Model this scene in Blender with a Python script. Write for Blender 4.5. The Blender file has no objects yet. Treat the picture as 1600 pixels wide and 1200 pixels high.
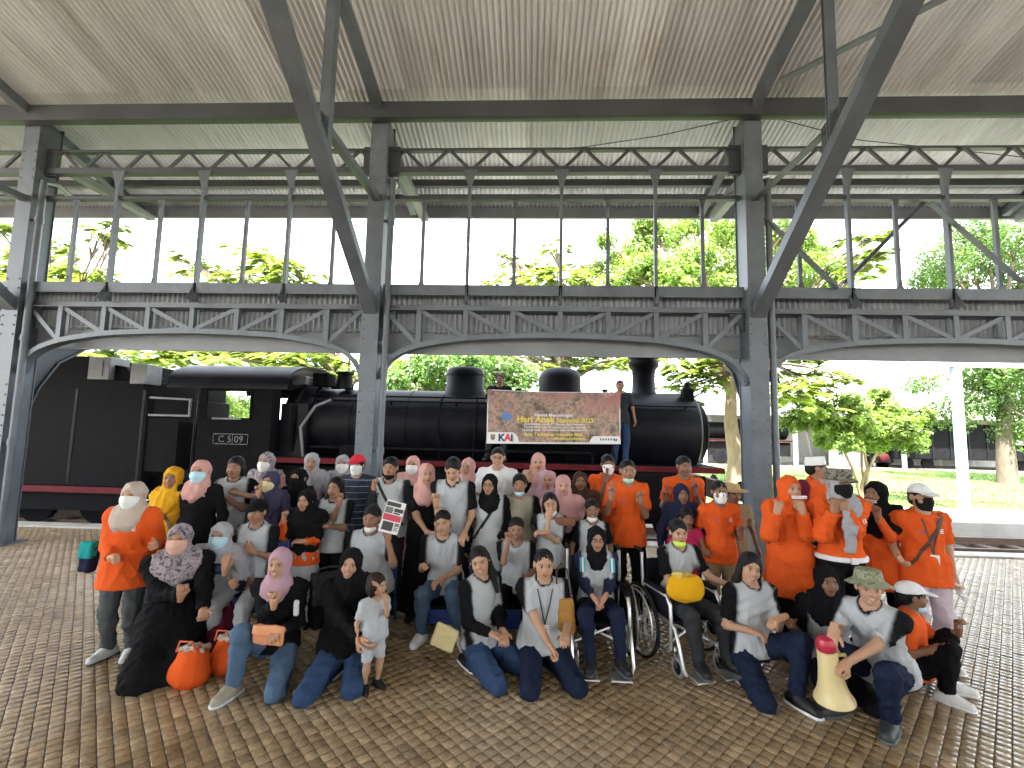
import bpy, bmesh, math, random
import numpy as np
from mathutils import Vector, Matrix
from mathutils.bvhtree import BVHTree

# ---------------------------------------------------------------- camera
FPX, YAW, PITCH, ROLL, CAMH = 715.8, .04384, .09382, .02145, 2.0
def cam_axes():
    cy, sy = math.cos(YAW), math.sin(YAW)
    f = np.array([-sy, cy, 0.]); r = np.array([cy, sy, 0.]); u = np.array([0, 0, 1.])
    f2 = f*math.cos(PITCH)+u*math.sin(PITCH); u2 = u*math.cos(PITCH)-f*math.sin(PITCH)
    r3 = r*math.cos(ROLL)+u2*math.sin(ROLL); u3 = u2*math.cos(ROLL)-r*math.sin(ROLL)
    return r3, u3, f2
CR, CU, CF = cam_axes()
CAMP = np.array([0, 0, CAMH])
scene = bpy.context.scene
col = scene.collection
cd = bpy.data.cameras.new('camera'); cam = bpy.data.objects.new('camera', cd); col.objects.link(cam)
cd.sensor_fit = 'HORIZONTAL'; cd.sensor_width = 36.0; cd.lens = 36.0*FPX/1600
cd.clip_start = .05; cd.clip_end = 3000
cam.matrix_world = Matrix(((CR[0], CU[0], -CF[0], 0), (CR[1], CU[1], -CF[1], 0), (CR[2], CU[2], -CF[2], CAMH), (0, 0, 0, 1)))
scene.camera = cam
def ray(x, y):
    return CR*((x-800)/FPX) - CU*((y-600)/FPX) + CF
def onY(x, y, Y):
    d = ray(x, y); return CAMP+d*(Y/d[1])
def onZ(x, y, Z=0.):
    d = ray(x, y); return CAMP+d*((Z-CAMH)/d[2])
def proj(P):
    v = np.asarray(P, float)-CAMP
    z = v@CF
    return 800+FPX*(v@CR)/z, 600-FPX*(v@CU)/z

# ---------------------------------------------------------------- sky, sun, exposure
SUN_EL, SUN_AZ = 60.0, 200.0          # azimuth: 0 = +Y, clockwise; the sun stands behind the camera, a little to the left
w = bpy.data.worlds.new('World'); scene.world = w; w.use_nodes = True
nt = w.node_tree; nt.nodes.clear()
sky = nt.nodes.new('ShaderNodeTexSky'); sky.sky_type = 'NISHITA'; sky.sun_disc = False
sky.sun_elevation = math.radians(SUN_EL); sky.sun_rotation = math.radians(SUN_AZ)
sky.air_density = 1.0; sky.dust_density = 1.5; sky.ozone_density = .6
bg = nt.nodes.new('ShaderNodeBackground'); bg.inputs['Strength'].default_value = .15
ow = nt.nodes.new('ShaderNodeOutputWorld')
hz = nt.nodes.new('ShaderNodeHueSaturation'); hz.inputs['Saturation'].default_value = .32      # hazy white daylight
nt.links.new(sky.outputs[0], hz.inputs['Color']); nt.links.new(hz.outputs[0], bg.inputs[0]); nt.links.new(bg.outputs[0], ow.inputs[0])
sl = bpy.data.lights.new('sun', 'SUN'); sl.energy = 4.5; sl.angle = math.radians(1.5); sl.color = (1, .95, .87)
so = bpy.data.objects.new('sun', sl); col.objects.link(so)
_el, _az = math.radians(SUN_EL), math.radians(SUN_AZ)
sdir = Vector((math.sin(_az)*math.cos(_el), math.cos(_az)*math.cos(_el), math.sin(_el)))
so.rotation_euler = sdir.to_track_quat('Z', 'Y').to_euler(); so.location = (0, -20, 40)
vs = scene.view_settings
vs.view_transform = 'Standard'; vs.look = 'None'; vs.gamma = 1.0; vs.use_curve_mapping = False
vs.exposure = 3.7
scene.cycles.use_denoising = True
scene.cycles.max_bounces = 8; scene.cycles.diffuse_bounces = 4; scene.cycles.transparent_max_bounces = 8
rnd = random.Random(7); nrs = np.random.RandomState(11)

# ---------------------------------------------------------------- materials
MATS = {}
def nodes_of(name):
    m = bpy.data.materials.new(name); m.use_nodes = True
    t = m.node_tree; b = t.nodes['Principled BSDF']; return m, t, b
def N(t, kind, **kw):
    n = t.nodes.new(kind)
    for k, v in kw.items():
        if k in n.inputs: n.inputs[k].default_value = v
        else: setattr(n, k, v)
    return n
def ramp(t, fac, stops):
    r = t.nodes.new('ShaderNodeValToRGB'); cr = r.color_ramp
    while len(cr.elements) < len(stops): cr.elements.new(.5)
    for e, (p, c) in zip(cr.elements, stops): e.position = p; e.color = (*c[:3], 1)
    t.links.new(fac, r.inputs[0]); return r.outputs[0]
def bump(t, b, h, strength=.3, dist=.01):
    n = N(t, 'ShaderNodeBump', Strength=strength, Distance=dist); t.links.new(h, n.inputs['Height']); t.links.new(n.outputs[0], b.inputs['Normal'])
def surf(name, c, c2=None, scale=3., rough=.6, metal=0., bumps=.15, bscale=40., bdist=.004, detail=6., rv=.12, stretch=None, coord='Object', spec=.5):
    """colour varied by two noises (large stains and fine grain), roughness varied too"""
    if name in MATS: return MATS[name]
    m, t, b = nodes_of(name); c2 = c2 or tuple(x*.6 for x in c)
    tc = N(t, 'ShaderNodeTexCoord'); mp = N(t, 'ShaderNodeMapping'); t.links.new(tc.outputs[coord], mp.inputs[0])
    if stretch: mp.inputs['Scale'].default_value = stretch
    n1 = N(t, 'ShaderNodeTexNoise', Scale=scale, Detail=detail, Roughness=.6); t.links.new(mp.outputs[0], n1.inputs['Vector'])
    t.links.new(ramp(t, n1.outputs[0], [(.3, c2), (.65, c)]), b.inputs['Base Color'])
    n2 = N(t, 'ShaderNodeTexNoise', Scale=bscale, Detail=4.); t.links.new(mp.outputs[0], n2.inputs['Vector'])
    mr = N(t, 'ShaderNodeMapRange'); mr.inputs[3].default_value = max(rough-rv, .03); mr.inputs[4].default_value = min(rough+rv, 1)
    t.links.new(n1.outputs[0], mr.inputs[0]); t.links.new(mr.outputs[0], b.inputs['Roughness'])
    b.inputs['Metallic'].default_value = metal; b.inputs['Specular IOR Level'].default_value = spec
    if bumps: bump(t, b, n2.outputs[0], bumps, bdist)
    MATS[name] = m; return m
def attr_mat(name, rough=.8, bscale=250., bstr=.25, sheen=0., subs=0., spec=.4, var=.25, vscale=14.):
    """colour from the mesh's own colour attribute, with weave grain and mottling"""
    if name in MATS: return MATS[name]
    m, t, b = nodes_of(name)
    a = N(t, 'ShaderNodeAttribute', attribute_name='Col')
    tc = N(t, 'ShaderNodeTexCoord')
    n1 = N(t, 'ShaderNodeTexNoise', Scale=vscale, Detail=5.); t.links.new(tc.outputs['Object'], n1.inputs['Vector'])
    mr = N(t, 'ShaderNodeMapRange'); mr.inputs[3].default_value = 1-var; mr.inputs[4].default_value = 1+var*.6
    t.links.new(n1.outputs[0], mr.inputs[0])
    mx = N(t, 'ShaderNodeMix', data_type='RGBA', blend_type='MULTIPLY'); mx.inputs[0].default_value = 1
    t.links.new(a.outputs['Color'], mx.inputs[6]); t.links.new(mr.outputs[0], mx.inputs[7])
    t.links.new(mx.outputs[2], b.inputs['Base Color'])
    b.inputs['Roughness'].default_value = rough; b.inputs['Specular IOR Level'].default_value = spec
    if sheen: b.inputs['Sheen Weight'].default_value = sheen
    if subs:
        b.inputs['Subsurface Weight'].default_value = subs; b.inputs['Subsurface Radius'].default_value = (.02, .008, .004); b.inputs['Subsurface Scale'].default_value = .5
    if bstr:
        n2 = N(t, 'ShaderNodeTexNoise', Scale=bscale, Detail=3.); t.links.new(tc.outputs['Object'], n2.inputs['Vector'])
        n3 = N(t, 'ShaderNodeTexNoise', Scale=vscale*2, Detail=3.); t.links.new(tc.outputs['Object'], n3.inputs['Vector'])
        ad = N(t, 'ShaderNodeMath', operation='MULTIPLY_ADD'); ad.inputs[1].default_value = 3.; t.links.new(n3.outputs[0], ad.inputs[0]); t.links.new(n2.outputs[0], ad.inputs[2])
        bump(t, b, ad.outputs[0], bstr, .004)
    MATS[name] = m; return m

# ---------------------------------------------------------------- mesh helpers
def tag(o, label=None, cat=None, group=None, kind=None):
    if label: o['label'] = label
    if cat: o['category'] = cat
    if group: o['group'] = group
    if kind: o['kind'] = kind
    return o
def empty(name, loc=(0, 0, 0), label=None, cat=None, group=None, kind=None, parent=None):
    o = bpy.data.objects.new(name, None); col.objects.link(o); o.location = tuple(float(v) for v in loc)
    o.empty_display_size = .1
    if parent: o.parent = parent
    return tag(o, label, cat, group, kind)
def obj(name, me, mat=None, parent=None, loc=(0, 0, 0)):
    if mat is not None and len(me.materials) == 0: me.materials.append(mat)
    o = bpy.data.objects.new(name, me); col.objects.link(o); o.location = loc
    if parent: o.parent = parent
    return o
class MB:
    def __init__(s): s.v = []; s.f = []; s.sm = []
    def add(s, vs, fs, smooth=False):
        n = len(s.v); s.v += [tuple(float(c) for c in p) for p in vs]
        for f in fs: s.f.append(tuple(i+n for i in f)); s.sm.append(smooth)
        return s
    def box(s, a, b):
        (x0, y0, z0), (x1, y1, z1) = a, b
        return s.add([(x0,y0,z0),(x1,y0,z0),(x1,y1,z0),(x0,y1,z0),(x0,y0,z1),(x1,y0,z1),(x1,y1,z1),(x0,y1,z1)],
                     [(3,2,1,0),(4,5,6,7),(0,1,5,4),(1,2,6,5),(2,3,7,6),(3,0,4,7)])
    def bar(s, p, q, w, h, up=(0, 0, 1)):
        p, q = Vector(p), Vector(q); d = (q-p).normalized(); u = Vector(up)
        if abs(d.dot(u)) > .98: u = Vector((0, 1, 0))
        r = d.cross(u).normalized(); u = r.cross(d)
        c = [r*(i*w/2)+u*(j*h/2) for i, j in ((-1,-1),(1,-1),(1,1),(-1,1))]
        return s.add([p+k for k in c]+[q+k for k in c], [(0,1,2,3),(7,6,5,4),(1,0,4,5),(2,1,5,6),(3,2,6,7),(0,3,7,4)])
    def angle(s, p, q, w, th=.008, up=(0, 0, 1), flip=1):
        """L-section bar"""
        p, q = Vector(p), Vector(q); d = (q-p).normalized(); u = Vector(up)
        if abs(d.dot(u)) > .98: u = Vector((0, 1, 0))
        r = d.cross(u).normalized()*flip; u = r.cross(d)*flip
        pts = [(0,0),(w,0),(w,th),(th,th),(th,w),(0,w)]
        a = [p+r*(x-w/2)+u*(y-w/2) for x, y in pts]; b = [q+r*(x-w/2)+u*(y-w/2) for x, y in pts]
        fs = [(i, (i+1) % 6, 6+(i+1) % 6, 6+i) for i in range(6)]+[(5,4,3,2,1,0), (6,7,8,9,10,11)]
        return s.add(a+b, fs)
    def tube(s, pts, r, n=8, cap=True):
        pts = [Vector(p) for p in pts]; rs = r if isinstance(r, (list, tuple)) else [r]*len(pts)
        vs = []; ref = None
        for i, p in enumerate(pts):
            d = (pts[min(i+1, len(pts)-1)]-pts[max(i-1, 0)]).normalized()
            if ref is None: ref = Vector((0, 0, 1)) if abs(d.z) < .9 else Vector((1, 0, 0))
            a = d.cross(ref).normalized(); ref = a.cross(d).normalized()
            for k in range(n):
                t = 2*math.pi*k/n; vs.append(p+(a*math.cos(t)+ref*math.sin(t))*rs[i])
        fs = [(i*n+k, i*n+(k+1) % n, (i+1)*n+(k+1) % n, (i+1)*n+k) for i in range(len(pts)-1) for k in range(n)]
        if cap: fs += [tuple(range(n-1, -1, -1)), tuple(range((len(pts)-1)*n, len(pts)*n))]
        return s.add(vs, fs, True)
    def lathe(s, prof, o=(0, 0, 0), axis=(0, 0, 1), n=24, cap=True):
        """prof: list of (radius, distance along axis)"""
        o, ax = Vector(o), Vector(axis).normalized(); ref = Vector((0, 0, 1)) if abs(ax.z) < .9 else Vector((1, 0, 0))
        a = ax.cross(ref).normalized(); b = ax.cross(a)
        vs = [o+ax*h+(a*math.cos(2*math.pi*k/n)+b*math.sin(2*math.pi*k/n))*r for r, h in prof for k in range(n)]
        fs = [(i*n+k, (i+1)*n+k, (i+1)*n+(k+1) % n, i*n+(k+1) % n) for i in range(len(prof)-1) for k in range(n)]
        if cap:
            if prof[0][0] > 1e-5: fs.append(tuple(range(n)))
            if prof[-1][0] > 1e-5: fs.append(tuple(range(len(prof)*n-1, (len(prof)-1)*n-1, -1)))
        return s.add(vs, fs, True)
    def prism(s, outline, y0, y1):
        """outline in (x,z), extruded along y"""
        n = len(outline)
        return s.add([(x, y0, z) for x, z in outline]+[(x, y1, z) for x, z in outline],
                     [tuple(range(n)), tuple(range(2*n-1, n-1, -1))]+[((i+1) % n, i, n+i, n+(i+1) % n) for i in range(n)])
    def mesh(s, name):
        me = bpy.data.meshes.new(name); me.from_pydata(s.v, [], s.f)
        me.polygons.foreach_set('use_smooth', s.sm); me.validate(); me.update()
        bm = bmesh.new(); bm.from_mesh(me); bmesh.ops.recalc_face_normals(bm, faces=bm.faces)
        for e in bm.edges:
            if len(e.link_faces) == 2 and e.calc_face_angle(0) > .7: e.smooth = False
        bm.to_mesh(me); bm.free(); return me
    def build(s, name, mat, parent=None, loc=(0, 0, 0), bevel=0.):
        o = obj(name, s.mesh(name), mat, parent, loc)
        if bevel:
            b = o.modifiers.new('bevel', 'BEVEL'); b.width = bevel; b.segments = 2; b.limit_method = 'ANGLE'; b.angle_limit = .6
        return o
def np_mesh(name, V, Q, colr=None, smooth=True):
    """fast mesh from numpy arrays; Q is (n,4) or (n,3)"""
    V = np.ascontiguousarray(V, np.float32); Q = np.ascontiguousarray(Q, np.int32)
    me = bpy.data.meshes.new(name); n, k = Q.shape
    me.vertices.add(len(V)); me.vertices.foreach_set('co', V.ravel())
    me.loops.add(n*k); me.loops.foreach_set('vertex_index', Q.ravel())
    me.polygons.add(n); me.polygons.foreach_set('loop_start', np.arange(0, n*k, k, dtype=np.int32))
    if smooth: me.polygons.foreach_set('use_smooth', np.ones(n, bool))
    me.update(calc_edges=True)
    if colr is not None:
        ca = me.color_attributes.new('Col', 'FLOAT_COLOR', 'POINT')
        c4 = np.ones((len(V), 4), np.float32); c4[:, :3] = colr; ca.data.foreach_set('color', c4.ravel())
    return me
def text_mesh(body, size, align='CENTER', bold=0.):
    """flat letters in the XY plane, as (verts, faces)"""
    cu = bpy.data.curves.new('t', 'FONT'); cu.body = body; cu.size = size; cu.align_x = align; cu.offset = bold; cu.resolution_u = 3
    o = bpy.data.objects.new('t', cu); col.objects.link(o)
    dg = bpy.context.evaluated_depsgraph_get(); me = bpy.data.meshes.new_from_object(o.evaluated_get(dg))
    vs = [tuple(v.co) for v in me.vertices]; fs = [tuple(p.vertices) for p in me.polygons]
    bpy.data.objects.remove(o); bpy.data.meshes.remove(me); return vs, fs
# ================================================================ train shed
steel = surf('steel_paint', (.105, .124, .145), (.062, .073, .086), scale=2.2, rough=.5, bumps=.1, bscale=60)
steel_dark = surf('steel_paint_dark', (.046, .052, .06), (.028, .031, .036), scale=2., rough=.55, bumps=.12)  # darker tone of the steel paint, mostly for trusses, purlins and gussets
sheet_mat = surf('roof_sheet', (.70, .725, .74), (.50, .52, .535), scale=1.2, rough=.6, bumps=.08, bscale=25, stretch=(1, .15, 1))
fascia_mat = surf('fascia_board', (.19, .205, .22), (.13, .14, .15), scale=1.5, rough=.6)
def weather(m, spot, amount, scale, stretch, rand=0.):
    """rust or dirt spots and streaks over the paint, and a slight shade of its own for each sheet"""
    t = m.node_tree; b = t.nodes['Principled BSDF']; src = b.inputs['Base Color'].links[0].from_socket
    g = N(t, 'ShaderNodeNewGeometry'); mp = N(t, 'ShaderNodeMapping'); mp.inputs['Scale'].default_value = stretch; t.links.new(g.outputs['Position'], mp.inputs[0])
    n = N(t, 'ShaderNodeTexNoise', Scale=scale, Detail=8., Roughness=.7); t.links.new(mp.outputs[0], n.inputs['Vector'])
    f = ramp(t, n.outputs[0], [(amount, (0, 0, 0)), (amount+.12, (1, 1, 1))])
    mx = N(t, 'ShaderNodeMix', data_type='RGBA'); t.links.new(f, mx.inputs[0]); t.links.new(src, mx.inputs[6]); mx.inputs[7].default_value = (*spot, 1); out = mx.outputs[2]
    if rand:
        oi = N(t, 'ShaderNodeObjectInfo'); mr = N(t, 'ShaderNodeMapRange'); mr.inputs[3].default_value = 1-rand; mr.inputs[4].default_value = 1+rand*.5; t.links.new(oi.outputs['Random'], mr.inputs[0])
        m2 = N(t, 'ShaderNodeMix', data_type='RGBA', blend_type='MULTIPLY'); m2.inputs[0].default_value = 1; t.links.new(out, m2.inputs[6]); t.links.new(mr.outputs[0], m2.inputs[7]); out = m2.outputs[2]
    t.links.new(out, b.inputs['Base Color'])
weather(steel, (.10, .062, .04), .64, 2.6, (2., 2., .5)); weather(steel_dark, (.06, .04, .03), .62, 2.6, (2., 2., 1.))
weather(sheet_mat, (.46, .44, .40), .56, 1.6, (2.2, .25, .25), .22); weather(fascia_mat, (.12, .105, .09), .60, 1.5, (.6, 1, 3))
YC = 7.0; BAY = 5.83; XC = [-8.33, -2.5, 3.33, 9.16]; XALL = [-14.16]+XC+[14.99]
shed = empty('train_shed', (0, YC, 0), 'grey steel train shed with lattice girders and corrugated roof over the group', 'building')
S = lambda mb, name, mat=steel, bevel=0: mb.build(name, mat, shed, (0, -YC, 0), bevel)
def roofz(Y): return 7.06-.262*(Y-6.9)
YE = 9.05; YR = -.6
# --- columns
def column(x, y, pipe):
    m = MB(); w, d = .135, .19
    m.box((x-w, y-d, 0), (x+w, y-d+.014, 6.95))                       # face plate
    m.box((x-w, y+d-.014, 0), (x+w, y+d, 6.95))
    m.box((x-w+.02, y-d+.014, 0), (x-w+.034, y+d-.014, 6.9)); m.box((x+w-.034, y-d+.014, 0), (x+w-.02, y+d-.014, 6.9))
    o = S(m, 'column', steel, .003)
    b = MB(); b.box((x-.24, y-.28, .0), (x+.24, y+.28, .03)); b.box((x-.17, y-.23, .03), (x+.17, y-.193, .3)); b.build('base_plate', steel, o, bevel=.004)
    r = MB()
    for zz in [i*.16+.42 for i in range(14)]+[3.3, 3.45, 3.6, 3.75, 3.9, 4.05, 4.2, 5.9, 6.05, 6.2, 6.35, 6.5]:
        for sx in (-.1, .1): r.lathe([(.016, 0), (.014, .006), (.007, .011), (0, .012)], (x+sx, y-d-.0005, zz), (0, -1, 0), 8)
    o2 = r.build('rivet', steel, o); o2['kind'] = 'stuff'
    g = MB(); g.prism([(x-.3, 6.02), (x+.3, 6.02), (x+.3, 6.5), (x-.3, 6.5)], y-.03, y+.03)
    g.build('gusset_plate', steel_dark, o)
    if pipe:
        px = x+.23
        p = MB(); py = y-.12
        p.tube([(px-.3, y+.6, 5.98), (px-.02, y+.1, 5.94), (px, py, 5.86), (px, py, 5.7), (px, py, 3.2), (px, py, 1.), (px, py, .02)], .048, 10)
        for zz in (5.2, 3.25, 1.6): p.tube([(px, py, zz-.05), (px, py, zz+.05)], .06, 10); p.bar((px, py, zz), (x, py, zz), .03, .04)
        p.build('downpipe', steel, o)
    return o
for i, x in enumerate(XALL): column(x, YC, True)
for x in XALL: column(x, -8.2, False)
# --- lower arched lattice girder of every bay
PROF = [(0, 3.38), (.65, 3.365), (1.43, 3.33), (2.16, 3.21), (2.52, 3.07), (2.70, 2.9), (2.775, 2.7)]
def archz(u):
    u = abs(u)
    for (a, za), (b, zb) in zip(PROF, PROF[1:]):
        if u <= b: return za+(zb-za)*(u-a)/(b-a)
    return PROF[-1][1]
def girder(xa, xb):
    xm = (xa+xb)/2; y = YC-.05
    g = MB(); g.angle((xa+.14, y, 3.83), (xb-.14, y, 3.83), .10, .014); g.angle((xa+.14, y+.13, 3.825), (xb-.14, y+.13, 3.825), .10, .014, flip=-1)
    G = S(g, 'lattice_girder', steel)
    a = MB(); pts = [(-u, z) for u, z in reversed(PROF)]+[(u, z) for u, z in PROF[1:]]
    fine = []
    for (u0, z0), (u1, z1) in zip(pts, pts[1:]):
        for k in range(4): fine.append((u0+(u1-u0)*k/4, z0+(z1-z0)*k/4))
    fine.append(pts[-1])
    for _ in range(2): fine = [fine[0]]+[((p[0]+2*q[0]+r[0])/4, (p[1]+2*q[1]+r[1])/4) for p, q, r in zip(fine, fine[1:], fine[2:])]+[fine[-1]]
    for (u0, z0), (u1, z1) in zip(fine, fine[1:]): a.bar((xm+u0, y+.03, z0), (xm+u1+.002, y+.03, z1), .16, .022, (0, 0, 1)); a.bar((xm+u0, y-.04, z0+.03), (xm+u1+.002, y-.04, z1+.03), .012, .075)
    a.build('arched_chord', steel, G)
    n = 8; st = (xb-xa)/n
    for i in range(1, n):
        x = xa+st*i; p = MB(); zb = archz(x-xm); p.angle((x, y, zb+.01), (x, y, 3.8), .075, .01); p.bar((x, y+.1, zb+.01), (x, y+.1, 3.8), .06, .01)
        p.build('girder_post', steel, G)
    for i in range(n):
        x0, x1 = xa+st*i, xa+st*(i+1)
        if i == 0: x0 += .16
        if i == n-1: x1 -= .16
        p = MB()
        if i < n/2: p.bar((x0+.03, y-.012, 3.77), (x1-.03, y-.012, archz(x1-xm)+.05), .012, .065)
        else: p.bar((x0+.03, y-.012, archz(x0-xm)+.05), (x1-.03, y-.012, 3.77), .012, .065)
        p.build('girder_diagonal', steel, G)
    for sx, xx in ((1, xa+.13), (-1, xb-.13)):
        gp = MB(); gp.prism([(xx, 3.84), (xx+sx*.28, 3.84), (xx+sx*.1, 3.6), (xx, 3.5)], y+.012, y+.022)
        gp.build('gusset_plate', steel_dark, G)
    return G
# --- clerestory: sill, mullions, transoms
def clerestory(xa, xb, heavy=True):
    y = YC
    m = MB(); m.box((xa+.14, y-.07, 4.10), (xb-.14, y+.05, 4.17)); m.box((xa+.14, y-.085, 4.02), (xb-.14, y-.071, 4.19)); o = S(m, 'clerestory_sill', steel, .004)
    b = MB(); k = 0
    xx = xa+.3
    while xx < xb-.25: b.lathe([(.02, 0), (.016, .015), (0, .018)], (xx, y-.03, 4.17), (0, 0, 1), 7); xx += .23
    q = b.build('bolt', steel_dark, o); q['kind'] = 'stuff'
    t = MB(); t.box((xa+.14, y-.05, 5.60), (xb-.14, y+.04, 5.66)); S(t, 'transom', steel_dark, .003)
    n = 8; st = (xb-xa)/n
    for i in range(1, n):
        x = xa+st*i; p = MB()
        if i % 2 == 0:
            p.bar((x-.0, y-.06, 3.9), (x, y-.06, 6.08), .05, .05); p.bar((x, y-.03, 3.9), (x, y-.03, 6.08), .014, .1)
            p.prism([(x-.012, 5.75), (x+.012, 5.75), (x+.11, 6.07), (x-.11, 6.07)], y-.09, y-.075)
            p.add([(x-.006, y-.09, 3.87), (x+.006, y-.09, 3.87), (x+.006, y-.24, 3.9), (x-.006, y-.24, 3.9), (x-.006, y-.09, 4.16), (x+.006, y-.09, 4.16)], [(0,1,2,3), (4,5,2,3), (0,3,4), (1,2,5)])
        else:
            p.bar((x, y, 4.17), (x, y, 5.6), .035, .05); p.bar((x, y-.03, 4.17), (x, y-.03, 5.6), .055, .01)
            p.prism([(x-.06, 4.17), (x+.06, 4.17), (x+.018, 4.3), (x-.018, 4.3)], y-.035, y-.024); p.prism([(x-.018, 5.45), (x+.018, 5.45), (x+.06, 5.6), (x-.06, 5.6)], y-.035, y-.024)
        S(p, 'mullion', steel)
    # upper zig-zag truss
    c = MB()
    c.angle((xa+.14, y, 6.47), (xb-.14, y, 6.47), .085, .014); c.box((xa+.14, y-.05, 6.05), (xb-.14, y-.036, 6.15)); c.box((xa+.14, y-.036, 6.05), (xb-.14, y+.06, 6.064))
    T = S(c, 'zigzag_truss', steel_dark)
    for i in range(n):
        x0 = xa+st*i; xm = x0+st/2; x1 = x0+st; e0 = .16 if i == 0 else .03; e1 = .16 if i == n-1 else .03
        p = MB(); p.bar((x0+e0, y, 6.13+.31*(e0-.03)/(st/2)*0), (xm-.03, y, 6.44), .035, .045); p.build('truss_web', steel_dark, T)
        p = MB(); p.bar((xm+.03, y, 6.44), (x1-e1, y, 6.13), .035, .045); p.build('truss_web', steel_dark, T)
for xa, xb in zip(XALL, XALL[1:]):
    girder(xa, xb); clerestory(xa, xb)
# --- bracing of the right-hand clerestory bay
for (p, q, w_) in (((1195, 337), (1311, 449), .085), ((1319, 442), (1446, 313), .05), ((1457, 315), (1600, 439), .085)):
    a, b = onY(*p, YC+.14 if w_ < .06 else YC-.16), onY(*q, YC+.14 if w_ < .06 else YC-.16)
    m = MB(); m.angle(a, b, w_, .012); S(m, 'wind_brace', steel)
# --- roof trusses across the hall, one at each column
for x in XALL:
    m = MB()
    zt = roofz(YC-.2)-.13
    m.bar((x, YC+2.0, roofz(YC+2.0)-.13), (x, YR, roofz(YR)-.13), .13, .16)
    m.bar((x, YR, roofz(YR)-.13), (x, -13.4, roofz(2*YR+13.4)-.13), .13, .16); T = S(m, 'rafter', steel)
    s = MB()
    s.bar((x, YC-.2, 3.80), (x, 2.6, 6.92), .15, .17); s.bar((x, YC-.2, 3.70), (x, 2.6, 6.82), .2, .022)
    s.build('raking_strut', steel, T, (0, 0, 0))
    p = MB(); p.angle((x, 5.03, 5.2), (x, 5.03, roofz(5.03)-.2), .12, .014); p.bar((x, 5.03, 5.25), (x, 5.03, roofz(5.03)-.2), .1, .014); p.build('post', steel, T)
    p = MB(); p.bar((x, YC-.15, 6.72), (x, 5.03, 6.72), .09, .012); p.build('tie', steel, T) if False else None
    h = MB(); h.angle((x, YC-.19, 5.55), (x, 5.12, 5.5), .1, .012); h.build('tie_bar', steel, T)
    g = MB(); g.add([(x-.006, 5.2, 5.55), (x-.006, 4.9, 5.62), (x-.006, 4.88, 5.2), (x-.006, 5.2, 4.98), (x+.006, 5.2, 5.55), (x+.006, 4.9, 5.62), (x+.006, 4.88, 5.2), (x+.006, 5.2, 4.98)],
                   [(0,1,2,3), (7,6,5,4), (0,4,5,1), (1,5,6,2), (2,6,7,3), (3,7,4,0)]); g.build('gusset_plate', steel_dark, T)
    # outward bracket under the low canopy
    bk = MB(); pr = [(YC+.2, 2.05), (YC+.35, 2.5), (YC+.62, 2.95), (YC+1.05, 3.25), (YC+1.32, 3.34)]
    for (y0, z0), (y1, z1) in zip(pr, pr[1:]): bk.bar((x, y0, z0), (x, y1, z1), .11, .03, (0, -.5, 1))
    pts = [(YC+.2, 3.34)]+pr
    bk.add([(x-.008, a, b) for a, b in pts]+[(x+.008, a, b) for a, b in pts], [tuple(range(6)), tuple(range(11, 5, -1))]); bk.build('canopy_bracket', steel_dark, T)
S_br = MB(); S_br.angle((3.33+.1, 6.2, roofz(6.2)-.26), (9.16, 2.2, roofz(2.2)-.26), .1, .012); S(S_br, 'roof_brace', steel)
S_br = MB(); S_br.angle((-8.33-.1, 6.2, roofz(6.2)-.26), (-14.1, 2.2, roofz(2.2)-.26), .1, .012); S(S_br, 'roof_brace', steel)
# --- purlins
for yy, h, wd in ((6.72, .26, .14), (8.25, .13, .07), (8.62, .09, .06), (4.2, .16, .1), (1.8, .16, .1)):
    m = MB(); z = roofz(yy)-.06-h/2
    m.box((-17, yy-wd/2, z-h/2), (21, yy-wd/2+.014, z+h/2)); m.box((-17, yy-wd/2+.014, z-h/2), (21, yy+wd/2, z-h/2+.014)); m.box((-17, yy-wd/2+.014, z+h/2-.014), (21, yy+wd/2, z+h/2)); S(m, 'purlin', steel_dark)
m = MB(); m.box((-17, YE-.03, 6.27), (21, YE+.03, 6.53)); S(m, 'eaves_board', fascia_mat)
for x in XALL:      # rafter feet and gutter stubs seen against the eaves
    m = MB(); m.bar((x+.25, 7.25, 6.25), (x+.25, 8.98, 6.22), .14, .1); m.bar((x+.17, 7.3, 6.3), (x+.17, 8.98, 6.27), .012, .2); S(m, 'eaves_bracket', fascia_mat)
# --- corrugated sheets (each about 0.9 m wide, lapped)
def corr_mesh(name, width, pitch, amp, p0, p1, seg=8, xoff=0.):
    n = int(round(width/pitch*seg)); V = []; Q = []
    nr = Vector(p1)-Vector(p0); nr = Vector((0, -nr.z, nr.y)).normalized()
    for i in range(n+1):
        x = width*i/n; a = amp*math.cos(2*math.pi*x/pitch)
        for p in (p0, p1): q = Vector(p)+nr*a; V.append((x+xoff, q.y, q.z))
    Q = [(2*i, 2*i+2, 2*i+3, 2*i+1) for i in range(n)]
    return np_mesh(name, V, Q)
WS = .935; PT = .085
low = corr_mesh('roof_sheet_low', WS+.05, PT, .018, (0, 6.55, roofz(6.55)+.02), (0, YE+.12, roofz(YE+.12)+.02))
mid = corr_mesh('roof_sheet_mid', WS+.05, PT, .018, (0, 3.1, roofz(3.1)+.045), (0, 6.75, roofz(6.75)+.045))
top = corr_mesh('roof_sheet_top', WS+.05, PT, .018, (0, YR-.05, roofz(YR)+.07), (0, 3.3, roofz(3.3)+.07))
for me_ in (low, mid, top): me_.materials.append(sheet_mat)
for i in range(41):
    for me_ in (low, mid, top):
        o = obj('roof_sheet', me_, None, shed, (-17+i*WS, -YC, rnd.uniform(-.004, .004)))
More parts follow.
